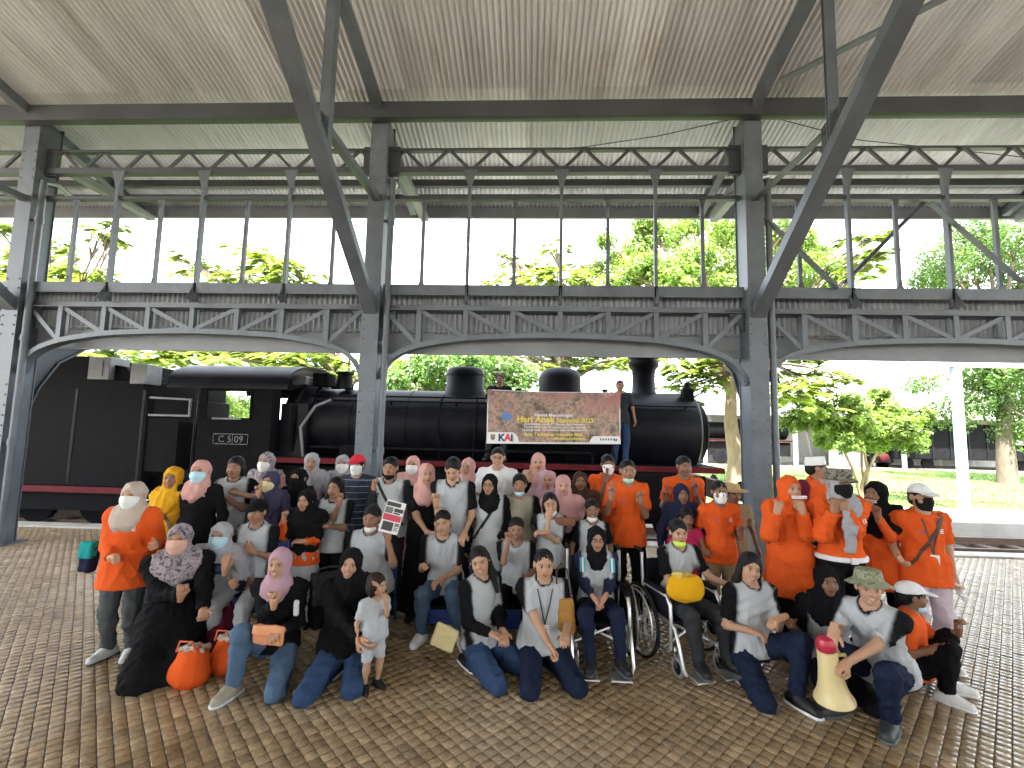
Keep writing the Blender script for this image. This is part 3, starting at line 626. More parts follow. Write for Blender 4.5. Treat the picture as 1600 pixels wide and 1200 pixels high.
def leaves(clumps, rs, style):
    """clumps: (centre, rx, rz, n). feathery = long narrow leaflets lying in flat fans; broad = short leaves in tufts"""
    Vs = []; Cs = []
    for c, rx, rz, n in clumps:
        c = np.asarray(c)
        if style == 'feathery':
            nf = max(6, n//11)                                    # fronds: each a rib with leaflets on both sides
            fo = rs.normal(0, .42, (nf, 3))*np.array([rx, rx, rz]); fo[:, 2] -= .18*(fo[:, 0]**2+fo[:, 1]**2)/rx
            fa = np.arctan2(fo[:, 1], fo[:, 0])+rs.normal(0, .7, nf); fl_ = rs.uniform(.35, .75, nf)*min(1, rx/1.3)
            for k in range(nf):
                m = 26; t = np.repeat(np.linspace(.1, 1, m//2), 2); sd = np.tile([-1, 1], m//2)
                d = np.array([math.cos(fa[k]), math.sin(fa[k]), rs.uniform(-.35, .1)]); p = np.array([-d[1], d[0], 0])
                base = c+fo[k]+t[:, None]*d*fl_[k]-np.array([0, 0, .22])*(t**2)[:, None]*fl_[k]
                ln = .20*(1.1-.55*t)*rs.uniform(.8, 1.2, m); tip = base+(p*sd[:, None]*.9+d*.45+np.array([0, 0, -.25]))*ln[:, None]
                wv = d*.028
                Vs.append(np.stack([base-wv, base+wv, tip+wv*.5, tip-wv*.5], 1))
                shade = rs.uniform(.75, 1.25); Cs.append(np.repeat((np.array([.105, .165, .03])*shade+np.array([.05, .025, .0])*rs.rand())[None], m, 0))
        else:
            n = int(n*1.9); d = rs.normal(0, 1, (n, 3)); d /= np.linalg.norm(d, axis=1)[:, None]; r = rs.uniform(.25, 1, (n, 1))**.5
            lump = 1+.22*np.sin(d@np.array([5.1, 2.2, 3.3])+c[0]*3)+.18*np.sin(d@np.array([-3.1, 6.2, 4.1])+c[1]*2)
            p = c+d*r*lump[:, None]*np.array([rx, rx, rz])
            nrm = d+rs.normal(0, .6, (n, 3))+np.array([0, 0, .5]); nrm /= np.linalg.norm(nrm, axis=1)[:, None]
            a = np.cross(nrm, rs.normal(0, 1, (n, 3))); a /= np.linalg.norm(a, axis=1)[:, None]; b = np.cross(nrm, a)
            L_ = rs.uniform(.06, .125, (n, 1)); W = L_*.45
            Vs.append(np.stack([p-a*L_, p-b*W-nrm*.02, p+a*L_-nrm*.03, p+b*W-nrm*.02], 1))
            base = np.array([.05, .11, .022]) if style == 'dark' else np.array([.11, .185, .03])
            tuft = .75+.5*rs.rand(); Cs.append(base*rs.uniform(.65, 1.3, (n, 1))*tuft+np.array([.05, .03, 0])*(rs.rand(n, 1)**3))
    V = np.concatenate([v.reshape(-1, 3) for v in Vs]); C = np.repeat(np.concatenate(Cs), 4, 0)
    return V, np.arange(len(V)).reshape(-1, 4), C
def tree(name, label, base, trunk_top, clumps_px, Y, style, tr=.2, n=900, rx=1.3, rz=.35, barkm=None, group='trees in the garden beyond the tracks', stems=1, spread=2.0):
    rs = np.random.RandomState(abs(hash(label)) % 10000 if False else sum(map(ord, label)))
    R = empty(name, base, label, 'tree', group)
    base = Vector(base); tt = Vector(trunk_top); cl = []
    for c in clumps_px:
        k = c[2] if len(c) > 2 else 1.; yy = Y+(c[3] if len(c) > 3 else rs.uniform(-spread, spread))
        cl.append((onY(c[0], c[1], yy), rx*k*rs.uniform(.85, 1.15), rz*k*rs.uniform(.8, 1.2), int(n*k*k)))
    m = MB()
    for s in range(stems):
        off = Vector((rs.uniform(-.3, .3), rs.uniform(-.2, .2), 0)) if stems > 1 else Vector((0, 0, 0)); t2 = tt+(off*3 if stems > 1 else off)
        pts = [base+off*.3, base.lerp(t2, .3)+Vector((rs.uniform(-.08, .08), 0, 0)), base.lerp(t2, .65)+Vector((rs.uniform(-.12, .12), 0, 0)), t2]
        m.tube([p-base for p in pts], [tr*1.25, tr, tr*.85, tr*.7], 10)
    m.build('trunk', barkm or bark, R)
    b = MB()
    for c, a_, b_, n_ in cl:
        c = Vector(c); st = tt+Vector((rs.uniform(-.3, .3), rs.uniform(-.3, .3), 0)) if stems > 1 else tt.lerp(base, rs.uniform(0, .12))
        mid = st.lerp(c, .5)+Vector((0, 0, .12*(c-st).length*rs.uniform(.2, 1.2)))
        b.tube([st-base, st.lerp(mid, .5)+Vector((rs.uniform(-.2, .2), rs.uniform(-.2, .2), .1))-base, mid-base, c-base], [tr*.55, tr*.38, tr*.25, tr*.1], 6)
        for q in range(5):
            e = c+Vector((rs.normal(0, .55)*a_, rs.normal(0, .55)*a_, rs.normal(0, .4)*b_)); b.tube([mid.lerp(c, .6)-base, (mid.lerp(c, .8).lerp(e, .5))-base, e-base], [tr*.14, tr*.09, .008], 5)
    b.build('limbs', barkm or bark, R)
    V, Q, C = leaves(cl, rs, style)
    obj('crown', np_mesh('crown', V-np.array(base), Q, C, False), leaf_mat, R); return R
gz = GL+.02
def gp(px, Y, z=gz): p = onY(px, 700, Y); return (float(p[0]), Y, z)
def at(px, py, Y): return tuple(float(v) for v in onY(px, py, Y))
tree('feathery_tree', 'feathery pale green tree arching behind the locomotive cab', gp(548, 19), at(545, 600, 19),
     [(190, 552), (235, 546, .9), (300, 552), (352, 560, .9), (405, 548), (455, 566, .8), (500, 556), (545, 560), (560, 585, .7), (420, 575, .7), (520, 580, .7), (430, 405), (395, 390, .8), (445, 430, .9), (370, 430, .6), (305, 425, .7), (290, 400, .5), (480, 440, .6), (600, 572, .8), (640, 562, .8), (270, 562), (330, 545), (375, 555), (475, 548), (430, 560), (220, 566, .8), (405, 420, .9), (420, 440), (350, 440, .6), (460, 415, .7), (330, 415, .6)], 19, 'feathery', .22, 800, 1.25, .22)
tree('feathery_tree', 'feathery tree with brown forked trunk behind the steam dome', gp(886, 20), at(884, 585, 20),
     [(820, 562, .9), (858, 552), (905, 556), (950, 548), (1000, 558, .9), (780, 552, .8), (930, 570, .7), (800, 430, .8), (850, 415, .7), (885, 440, .9), (795, 395, .4), (870, 385, .5), (920, 435, .7), (770, 440, .6), (740, 548, .9), (700, 552, .9), (835, 440, .8), (870, 425, .8), (810, 410, .7), (900, 415, .6), (660, 556, .8), (880, 565, .9), (970, 562, .9), (1030, 550, .9), (845, 572, .8)], 20, 'feathery', .24, 800, 1.25, .22)
tree('broadleaf_tree', 'dense green bushy tree right behind the locomotive boiler', gp(700, 16), at(700, 625, 16),
     [(640, 588, .8), (690, 570), (735, 578), (775, 575, 1.), (812, 590, .8), (660, 605), (740, 605), (610, 600, .7), (800, 612, .9)], 16, 'dark', .16, 900, .95, .7, spread=1.)
tree('tall_tree', 'tall bright leafy tree with pale straight trunk near the smokebox', gp(1147, 19.5), at(1143, 600, 19.5),
     [(945, 375, .6), (965, 405, .7), (1000, 385), (1045, 365), (1030, 425), (1090, 400), (1130, 365), (1115, 440), (1150, 420), (1060, 440, .9), (985, 440, .7), (1235, 430, 1.), (1270, 400), (1215, 400, .9), (1280, 440, .9), (1215, 360, .8), (1250, 375, .8), (1300, 420, .7), (930, 420, .7), (1010, 350, .8), (1080, 350, .9), (1150, 355), (1170, 395), (1075, 420), (1140, 445), (960, 445, .8), (1000, 415, .9), (1310, 445, .7)], 19.5, 'bright', .3, 850, .95, .72, barkm=bark_pale)
tree('feathery_tree', 'wide feathery tree layered over the right hand column', gp(1185, 17.5), at(1190, 560, 17.5),
     [(1060, 570), (1110, 560), (1095, 600, .8), (1215, 580), (1255, 595), (1290, 580, .9), (1225, 620), (1260, 560, .9), (1320, 590, .6), (1340, 395, .6), (1370, 365, .6), (1310, 420, .6), (1340, 430, .5), (1250, 640, .7), (1080, 625, .6), (1225, 470, .6), (1150, 545, .9), (1240, 605, .9), (1280, 612, .8), (1085, 580), (1065, 600, .8), (1120, 590, .8), (1345, 410, .7), (1375, 390, .6), (1330, 370, .6)], 17.5, 'feathery', .16, 750, 1.05, .24)
tree('dense_tree', 'dense dark green tree filling the far right corner', gp(1570, 25), at(1565, 560, 25),
     [(1450, 440, .8), (1470, 405), (1505, 375), (1540, 360), (1590, 375, 1.1), (1560, 410, 1.1), (1500, 430), (1600, 440, 1.1), (1520, 590, 1.), (1570, 575, 1.2), (1600, 610, 1.2), (1540, 625), (1490, 640, .9), (1600, 660), (1440, 600, .6), (1640, 500, 1.3), (1620, 560, 1.3)], 25, 'dark', .35, 1000, 1.45, 1.1)
tree('garden_tree', 'small round crowned tree with several thin stems on the lawn', gp(1345, 18.), at(1345, 705, 18.),
     [(1245, 660, .8), (1275, 640), (1300, 665), (1330, 630), (1350, 660, 1.1), (1385, 640), (1405, 668), (1420, 690, .8), (1440, 650, .8), (1290, 690, .7), (1365, 690, .8), (1320, 690, .8), (1260, 625, .5), (1375, 615, .7)], 18., 'bright', .055, 620, .72, .48, barkm=bark_pale, stems=4, spread=.8)
tree('feathery_tree', 'pale feathery tree at far left above the tender', gp(60, 18), at(70, 600, 18),
     [(20, 355, .8), (45, 395), (95, 425), (130, 440), (160, 360, .6), (185, 350, .5), (120, 395, .6), (70, 440), (-20, 420), (110, 552, .9), (60, 545), (150, 548, .8), (170, 440, .8), (140, 420, .8), (105, 445), (185, 445, .7), (30, 435), (55, 420), (80, 375, .7), (180, 375, .6)], 18, 'feathery', .22, 850, 1.3, .25)
tree('garden_tree', 'green leafy tree seen between tender and cab', gp(240, 22), at(240, 625, 22),
     [(225, 590), (250, 600), (240, 575, .8), (270, 612), (205, 600), (215, 620), (340, 628, .9), (375, 635, .9), (355, 650)], 22, 'bright', .14, 700, 1., .8)
for (px, py, yy, sz, lb) in ((1217, 735, 17, .55, 'small clipped green bush beside the right hand column'), (350, 655, 24, 1., 'green bush seen through the cab window')):
    b_ = gp(px, yy); R_ = empty('bush', b_, lb, 'bush', 'bushes in the garden'); rs_ = np.random.RandomState(px)
    m = MB()
    for k in range(5): m.tube([(0, 0, 0), (rs_.uniform(-.3, .3)*sz, rs_.uniform(-.3, .3)*sz, sz*.8)], [.03, .012], 5)
    m.build('stem', bark, R_)
    V, Q, C = leaves([((rs_.uniform(-.35, .35)*sz, rs_.uniform(-.3, .3)*sz, sz*rs_.uniform(.5, 1.3)), .5*sz, .45*sz, 420) for k in range(6)], rs_, 'bright')
    obj('foliage', np_mesh('foliage', V, Q, C, False), leaf_mat, R_)
# a far wood closing the horizon
rs_ = np.random.RandomState(5); cl_ = []
for k in range(110):
    x = rs_.uniform(-110, 120); cl_.append(((x, rs_.uniform(70, 85), rs_.uniform(.5, 5.2+1.5*math.sin(x*.11)+1.2*math.sin(x*.043))), 3.2, 2.2, 110))
V, Q, C = leaves(cl_, rs_, 'dark'); V = (V.reshape(-1, 4, 3)-V.reshape(-1, 4, 3).mean(1, keepdims=True))*3.6+V.reshape(-1, 4, 3).mean(1, keepdims=True)
o = obj('far_wood', np_mesh('far_wood', V.reshape(-1, 3), Q, C, False), leaf_mat); tag(o, 'far-off belt of dark trees along the horizon', 'trees', kind='stuff')
# ---- pole with light blue paint and a flat cap roof
pole_m = surf('pole_blue', (.22, .31, .38), (.17, .24, .30), scale=3, rough=.5)
pb = onY(1508, 800, 15.3); ptop = onY(1485, 566, 15.3)
R_ = empty('shelter_pole', (float(pb[0]), 15.3, GL-.1), 'pale blue steel pole standing at the lawn edge', 'pole')
m = MB(); m.bar((0, 0, 0), (0, 0, 4.75), .22, .2); m.build('shaft', pole_m, R_, bevel=.01)
m = MB(); m.box((-.22, -.2, 0), (.22, .2, .03)); m.build('base_plate', pole_m, R_)
m = MB(); m.box((-1.6, -.12, 4.75), (3., .12, 4.95)); m.build('cross_beam', surf('pale_pink_paint', (.62, .55, .56), (.5, .45, .46), rough=.6), R_)
# ---- far open shed with stored rolling stock
FY = 34.
wallm = surf('far_wall', (.40, .40, .38), (.30, .30, .28), rough=.8); roofm = surf('far_roof', (.24, .25, .23), (.15, .16, .15), scale=.8, rough=.8, stretch=(1, 6, 1)); whitep = surf('white_post', (.40, .42, .43), (.3, .32, .32), rough=.6)
fs_ = empty('far_shed', (14, FY, GL), 'long low open shed with grey roof across the lawn', 'building')
F_ = lambda mb, name, mat, bevel=0: mb.build(name, mat, fs_, (-14, -FY, -GL), bevel)
xa, xb = float(onY(1085, 640, FY)[0]), 52.
zt_ = float(onY(1240, 645, FY)[2])
for k in range(16):
    x0 = xa+(xb-xa)*k/16; m = MB(); d = (xb-xa)/16-.02
    m.add([(x0, FY-.8, zt_), (x0+d, FY-.8, zt_), (x0+d, FY+4.5, zt_+1.15), (x0, FY+4.5, zt_+1.15), (x0, FY-.8, zt_-.05), (x0+d, FY-.8, zt_-.05), (x0+d, FY+4.5, zt_+1.1), (x0, FY+4.5, zt_+1.1)], [(0,1,2,3), (7,6,5,4), (0,4,5,1), (1,5,6,2), (2,6,7,3), (3,7,4,0)])
    F_(m, 'roof_panel', roofm)
m = MB(); m.box((xa, FY-.9, zt_-.28), (xb, FY-.82, zt_-.02)); F_(m, 'gutter_board', wallm)
for px in (1102, 1243, 1412, 1580, 1330): 
    x = float(onY(px, 700, FY-.6)[0]); m = MB(); m.bar((x, FY-.6, GL), (x, FY-.6, zt_-.05), .2, .2); F_(m, 'post', whitep)
m = MB(); m.box((xa, FY+4.4, GL), (xb, FY+4.6, zt_+1.)); F_(m, 'back_wall', wallm)
x0, x1 = float(onY(1296, 720, FY+1)[0]), float(onY(1368, 720, FY+1)[0])
m = MB(); m.box((x0, FY+1, GL+.1), (x1, FY+1.1, GL+1.9))
for k in range(12): m.box((x0, FY+.97, GL+.15+k*.145), (x1, FY+.999, GL+.25+k*.145))
F_(m, 'roller_shutter', wallm)
fl_ = empty('far_locomotive', (float(onY(1160, 700, FY)[0]), FY+1.2, GL), 'black locomotive with red stripe parked under the far shed', 'locomotive')
m = MB(); m.lathe([(.62, 0), (.62, 7.2), (.5, 7.3), (0, 7.32)], (-3.6, 0, 2.5), (1, 0, 0), 24); m.lathe([(.24, 0), (.24, .5), (.32, .55), (.3, .8)], (2.6, 0, 3.05), (0, 0, 1), 16); m.lathe([(.4, 0), (.38, .35), (0, .5)], (0, 0, 3.0), (0, 0, 1), 16); m.build('boiler', black, fl_)
m = MB(); m.box((-3.9, -1.1, 1.75), (3.8, 1.1, 1.83)); m.build('running_board', red, fl_)
m = MB(); m.box((-3.8, -.8, .7), (3.6, -.7, 1.7)); m.box((2.2, -1.1, .75), (3.4, -.7, 1.5)); m.build('frame', blackm, fl_)
for xx in (-2.8, -1.4, 0, 1.4):
    m = MB(); m.lathe([(.55, 0), (.55, .12), (.45, .14), (.1, .14), (0, .16)], (xx, -.7, .62), (0, -1, 0), 20); m.build('wheel', blackm, fl_)
m = MB(); m.box((-5.9, -1.2, .9), (-3.6, 1.2, 3.3)); m.build('cab', black, fl_)
wg = empty('covered_wagon', (float(onY(1510, 700, FY)[0]), FY+1.4, GL), 'long dark goods wagon standing under the far shed', 'wagon')
m = MB(); m.box((-4.8, -1.2, .75), (5.6, 1.2, 3.3)); m.build('body', blackm, wg, bevel=.05)
for k in range(9):
    m = MB(); m.box((-4.7+k*1.25, -1.26, .8), (-4.6+k*1.25, -1.201, 3.2)); m.build('rib', black, wg)
for xx in (-3.6, -2.2, 3., 4.4):
    m = MB(); m.lathe([(.42, 0), (.42, .12), (.1, .14), (0, .16)], (xx, -.7, .45), (0, -1, 0), 20); m.build('wheel', blackm, wg)
m = MB(); m.box((3.5, -1.27, 1.9), (4.6, -1.262, 2.25)); m.build('panel', whitep, wg)
rb = empty('shunting_engine', (float(onY(1388, 720, FY)[0]), FY+.6, GL), 'small engine with round maroon front under the far shed', 'locomotive')
m = MB(); m.lathe([(.32, 0), (.32, .3), (.26, .36), (0, .4)], (0, 0, .8), (0, -1, 0), 22); m.build('front', surf('dull_maroon', (.045, .008, .010), (.03, .006, .007), rough=.7, spec=.1), rb)
m = MB(); m.box((-.8, 0, .4), (.8, 2.5, 1.8)); m.build('body', blackm, rb)
m = MB(); m.box((-.7, .1, 0), (-.55, 2.3, .4)); m.box((.55, .1, 0), (.7, 2.3, .4)); m.build('wheel_frame', blackm, rb)
# ================================================================ people: bodies and clothes grown from smooth distance fields
f32 = np.float32
def nrm(v): v = np.asarray(v, float); return v/max(np.linalg.norm(v), 1e-9)
class Prim:
    def __init__(s, lo, hi, fn, k=.02, op='add'): s.lo = np.asarray(lo, float); s.hi = np.asarray(hi, float); s.fn = fn; s.k = k; s.op = op
def cone(a, b, ra, rb, k=.02, op='add', flat=False):
    a, b = np.asarray(a, float), np.asarray(b, float); d = b-a; L2 = max(d@d, 1e-9); L = math.sqrt(L2); r = max(ra, rb)
    def fn(X, Y, Z):
        x, y, z = X-a[0], Y-a[1], Z-a[2]; t0 = (x*d[0]+y*d[1]+z*d[2])/L2; t = np.clip(t0, 0, 1)
        q = np.sqrt((x-t*d[0])**2+(y-t*d[1])**2+(z-t*d[2])**2)-(ra+t*(rb-ra))
        return np.maximum(q, (t0-1)*L) if flat else q
    return Prim(np.minimum(a, b)-r, np.maximum(a, b)+r, fn, k, op)
def ell(c, r, M=None, k=.03, op='add'):
    """ellipsoid, M columns = its axes"""
    c = np.asarray(c, float); r = np.asarray(r, float); M = np.eye(3) if M is None else np.asarray(M)
    e = np.abs(M)@r
    def fn(X, Y, Z):
        x, y, z = X-c[0], Y-c[1], Z-c[2]
        p = [(x*M[0, i]+y*M[1, i]+z*M[2, i])/r[i] for i in range(3)]
        k0 = np.sqrt(p[0]**2+p[1]**2+p[2]**2); k1 = np.sqrt((p[0]/r[0])**2+(p[1]/r[1])**2+(p[2]/r[2])**2)+1e-6
        return k0*(k0-1)/k1
    return Prim(c-e, c+e, fn, k, op)
def econe(a, b, ra, rb, M, k=.03, op='add'):
    """elliptic cone with flat ends from a to b; radii (x,y) at each end in the frame M (columns right, back, along)"""
    a, b = np.asarray(a, float), np.asarray(b, float); d = b-a; L = np.linalg.norm(d); d = d/L; u, v = M[:, 0], M[:, 1]
    r = max(*ra, *rb)
    def fn(X, Y, Z):
        x, y, z = X-a[0], Y-a[1], Z-a[2]; h = x*d[0]+y*d[1]+z*d[2]; t = np.clip(h/L, 0, 1)
        p = (x*u[0]+y*u[1]+z*u[2])/(ra[0]+t*(rb[0]-ra[0])); q = (x*v[0]+y*v[1]+z*v[2])/(ra[1]+t*(rb[1]-ra[1]))
        rr = np.minimum(ra[0]+t*(rb[0]-ra[0]), ra[1]+t*(rb[1]-ra[1]))
        return np.maximum((np.sqrt(p*p+q*q)-1)*rr, np.maximum(-h, h-L))
    return Prim(np.minimum(a, b)-r, np.maximum(a, b)+r, fn, k, op)
def plane(p, n):
    """keep only the side that n points away from"""
    p, n = np.asarray(p, float), nrm(n)
    return Prim((-9e9,)*3, (9e9,)*3, lambda X, Y, Z: (X-p[0])*n[0]+(Y-p[1])*n[1]+(Z-p[2])*n[2], 0, 'and')
def surface(prims, v, noise=None, seed=0, still=None):
    """surface nets over the field of the prims; returns verts, quads"""
    adds = [p for p in prims if p.op == 'add']
    lo = np.min([p.lo for p in adds], 0)-3*v-.012; hi = np.max([p.hi for p in adds], 0)+3*v+.012
    n = np.ceil((hi-lo)/v).astype(int)+1
    F = np.full(n, .3, f32); ax = [(lo[i]+v*np.arange(n[i])).astype(f32) for i in range(3)]
    for p in prims:
        m = p.k+2.5*v+.01
        i0 = np.clip(np.floor((np.maximum(p.lo, -1e6)-m-lo)/v).astype(int), 0, n-1); i1 = np.clip(np.ceil((np.minimum(p.hi, 1e6)+m-lo)/v).astype(int)+1, 1, n)
        if np.any(i1 <= i0): continue
        sl_ = tuple(slice(i0[i], i1[i]) for i in range(3)); d = p.fn(ax[0][sl_[0]][:, None, None], ax[1][sl_[1]][None, :, None], ax[2][sl_[2]][None, None, :]).astype(f32); A = F[sl_]
        if p.op == 'add':
            if p.k > 0: h = np.clip(.5+.5*(A-d)/p.k, 0, 1); F[sl_] = A+(d-A)*h-p.k*h*(1-h)
            else: F[sl_] = np.minimum(A, d)
        elif p.op == 'sub':
            if p.k > 0: h = np.clip(.5-.5*(A+d)/p.k, 0, 1); F[sl_] = A+(-d-A)*h+p.k*h*(1-h)
            else: F[sl_] = np.maximum(A, -d)
        elif p.op == 'and': F[sl_] = np.maximum(A, d)
    S_ = F < 0
    c = np.zeros(n-1, np.int8)
    for dx in (0, 1):
        for dy in (0, 1):
            for dz in (0, 1): c += S_[dx:n[0]-1+dx, dy:n[1]-1+dy, dz:n[2]-1+dz]
    act = (c > 0) & (c < 8); I = np.argwhere(act)
    if len(I) == 0: return np.zeros((0, 3), f32), np.zeros((0, 4), np.int32)
    idx = np.full(n-1, -1, np.int32); idx[act] = np.arange(len(I))
    off = np.array([(a, b, d_) for a in (0, 1) for b in (0, 1) for d_ in (0, 1)])
    val = np.stack([F[I[:, 0]+o[0], I[:, 1]+o[1], I[:, 2]+o[2]] for o in off], 1)
    acc = np.zeros((len(I), 3)); cnt = np.zeros(len(I))
    for a in range(8):
        for b in range(a+1, 8):
            if np.abs(off[a]-off[b]).sum() != 1: continue
            va, vb = val[:, a], val[:, b]; cr = (va < 0) != (vb < 0); t = np.where(cr, va/np.where(cr, va-vb, 1), 0)
            acc += np.where(cr[:, None], off[a]+t[:, None]*(off[b]-off[a]), 0); cnt += cr
    V = lo+v*(I+acc/cnt[:, None])
    Q = []
    for axn in range(3):
        o1, o2 = [(1, 2), (2, 0), (0, 1)][axn]
        s0 = [slice(None)]*3; s1 = [slice(None)]*3; s0[axn] = slice(0, -1); s1[axn] = slice(1, None)
        A, B = S_[tuple(s0)], S_[tuple(s1)]; E = np.argwhere(A != B)
        E = E[(E[:, o1] > 0) & (E[:, o2] > 0) & (E[:, o1] < n[o1]-1) & (E[:, o2] < n[o2]-1)]
        if len(E) == 0: continue
        ins = A[E[:, 0], E[:, 1], E[:, 2]]
        def cell(d1, d2): q = E.copy(); q[:, o1] -= d1; q[:, o2] -= d2; return idx[q[:, 0], q[:, 1], q[:, 2]]
        q = np.stack([cell(1, 1), cell(0, 1), cell(0, 0), cell(1, 0)], 1)
        Q.append(np.where(ins[:, None], q, q[:, ::-1]))
    Q = np.concatenate(Q)
    if noise:                                       # cloth folds: displaced along the vertex normals
        V = fold(V, Q, noise if still is None else noise*still(V), seed)
    return V.astype(f32), Q.astype(np.int32)
def vnormals(V, Q):
    a, b, c, d = (V[Q[:, i]] for i in range(4)); fn_ = np.cross(c-a, d-b); Nn = np.zeros_like(V)
    for i in range(4): np.add.at(Nn, Q[:, i], fn_)
    return Nn/np.maximum(np.linalg.norm(Nn, axis=1), 1e-9)[:, None]
def fold(V, Q, amp, seed):
    rs = np.random.RandomState(seed); h = np.zeros(len(V))
    # each fold system is a set of long soft ridges that comes and goes over the cloth
    for i in range(7):
        t = rs.uniform(0, math.pi) if i < 4 else rs.uniform(-.35, .35); a = rs.uniform(0, 2*math.pi)
        k = np.array([math.cos(a)*math.cos(t), math.sin(a)*math.cos(t), math.sin(t)])*rs.uniform(28, 58)
        k2 = rs.normal(0, 4.5, 3); k3 = rs.normal(0, 5.5, 3)
        s = np.sin(V@k+rs.uniform(0, 6)+1.3*np.sin(V@k2+rs.uniform(0, 6))); m = np.clip(.5+.9*np.sin(V@k3+rs.uniform(0, 6)), 0, 1)
        h += m*((1-np.abs(s))**2-.3)
    return V+vnormals(V, Q)*(h*(amp/1.9))[:, None]
def ik(a, t, l1, l2, pole):
    a, t = np.asarray(a, float), np.asarray(t, float); d = t-a; L = np.linalg.norm(d); Lm = (l1+l2)*.995
    if L > Lm: d = d*Lm/L; t = a+d; L = Lm
    L = max(L, abs(l1-l2)*1.05+.01)
    u = d/np.linalg.norm(d); p = np.asarray(pole, float)-u*(np.asarray(pole, float)@u); p = nrm(p)
    c = (l1*l1+L*L-l2*l2)/(2*l1*L); c = min(max(c, -1), 1); return a+u*l1*c+p*l1*math.sqrt(1-c*c), t
# ---------------- head template (faces -Y, centre at origin, 0.225 m tall)
def head_prims():
    P = [ell((0, .018, .032), (.0735, .093, .083)), ell((0, -.022, -.03), (.060, .068, .082), k=.03), ell((0, -.050, -.088), (.030, .030, .022), k=.025),
         ell((-.036, -.058, -.03), (.024, .024, .026), k=.02), ell((.036, -.058, -.03), (.024, .024, .026), k=.02),
         ell((0, -.078, .024), (.045, .014, .011), k=.018),
         ell((-.031, -.094, .003), (.019, .017, .0125), k=.012, op='sub'), ell((.031, -.094, .003), (.019, .017, .0125), k=.012, op='sub'),
         ell((-.031, -.0735, .003), (.0155, .0125, .0105), k=.004), ell((.031, -.0735, .003), (.0155, .0125, .0105), k=.004),
         cone((0, -.083, .012), (0, -.103, -.024), .008, .0115, k=.012), ell((-.012, -.094, -.030), (.009, .010, .008), k=.006), ell((.012, -.094, -.030), (.009, .010, .008), k=.006),
         ell((0, -.085, -.0545), (.023, .011, .006), k=.006), ell((0, -.083, -.0655), (.019, .011, .0065), k=.006),
         ell((0, -.098, -.0598), (.024, .010, .0022), k=.003, op='sub'),
         ell((-.077, .008, -.004), (.010, .021, .031), k=.01), ell((.077, .008, -.004), (.010, .021, .031), k=.01),
         cone((0, .022, -.06), (0, .036, -.2), .050, .056, k=.03)]
    return P
HEADS = {v: surface(head_prims(), v) for v in (.0054, .0084, .0105)}
def head_mesh(v, skin, smile):
    V, Q = HEADS[v]; V = V.copy(); x, y, z = V.T
    C = np.repeat(np.asarray(skin, float)[None], len(V), 0)
    def blend(m, c): C[:] = C*(1-m[:, None])+np.asarray(c)*m[:, None]
    front = (y < -.03).astype(float)
    ss = lambda e, w_: np.clip((w_-e)/w_+.5, 0, 1)
    blend(front*.35*np.exp(-((np.abs(x)-.037)**2+(z+.03)**2)/.0007), np.array(skin)*np.array([1.15, .82, .8]))
    cz = -.06+smile*np.maximum(np.abs(x)-.006, 0)*.28
    blend(front*np.clip(1.6-np.sqrt((x/.025)**2+((z-cz)/.0115)**2)*1.25, 0, 1), np.array(skin)*np.array([.85, .48, .48]))
    blend(front*.8*np.clip(1.7-np.sqrt((x/.022)**2+((z-cz)/.0032)**2), 0, 1), np.array(skin)*.2)
    if smile > .8: blend(front*np.clip(1.4-np.sqrt((x/.017)**2+((z-cz-.001)/.0042)**2), 0, 1), (.62, .60, .55))
    for s in (-1, 1):
        ex, ez = x-s*.031, z-.003
        blend(front*.22*np.clip(1.5-np.sqrt((ex/.021)**2+(ez/.013)**2), 0, 1), np.array(skin)*.45)
        e = front*np.clip((1-np.sqrt((ex/.0155)**2+(ez/(.0058-.002*(smile > .8)))**2))*3+.5, 0, 1); blend(e, (.40, .37, .34))
        blend(front*np.clip((1-np.sqrt(ex**2+ez**2)/.0068)*3+.5, 0, 1)*(e > .2), (.012, .008, .006))
        blend(front*.85*np.clip(1.5-np.sqrt((ex/.0165)**2+((ez-.0085+ex*ex*14)/.0028)**2), 0, 1), (.02, .014, .012))
        blend(front*.6*np.clip(1.5-np.sqrt(((ex-s*.002)/.021)**2+((ez-.0215+ex*ex*13)/.0042)**2), 0, 1), (.018, .013, .011))
        blend((y < -.09).astype(float)*.6*np.clip(1.5-np.sqrt(((x-s*.007)/.005)**2+((z+.036)/.003)**2), 0, 1), np.array(skin)*.25)
    return V, Q, C
# ---------------- hand templates: wrist at origin, fingers along +X, palm faces -Z, thumb on +Y side
FL = [(.030, .074), (.010, .082), (-.011, .077), (-.031, .060)]
def hand_prims(curl, thumb):
    P = []
    for (yy, L), c in zip(FL, curl):
        kn = np.array([.088, yy, 0]); P.append(cone((.0, yy*.6, 0), kn, .016, .0125, k=.012))
        a = 0; p = kn
        for frac, bend in ((.45, 1.25), (.30, 1.55), (.25, .9)):
            a += c*bend; q = p+np.array([math.cos(a), yy*1.1*(1-c)*.9, -math.sin(a)])*L*frac; P.append(cone(p, q, .0098, .0088, k=.003)); p = q
    t0 = np.array([.022, .024, -.006]); 
    if thumb == 'up': t1, t2 = np.array([.052, .060, -.004]), np.array([.062, .098, .004])
    elif thumb == 'in': t1, t2 = np.array([.058, .044, -.024]), np.array([.088, .022, -.040])
    elif thumb == 'heart': t1, t2 = np.array([.060, .048, -.020]), np.array([.098, .040, -.034])
    else: t1, t2 = np.array([.055, .056, -.012]), np.array([.086, .066, -.018])
    P += [cone(t0, t1, .0155, .0125, k=.012), cone(t1, t2, .0115, .0095, k=.005), cone((-.04, 0, 0), (.02, 0, 0), .026, .024, k=.02)]
    return P
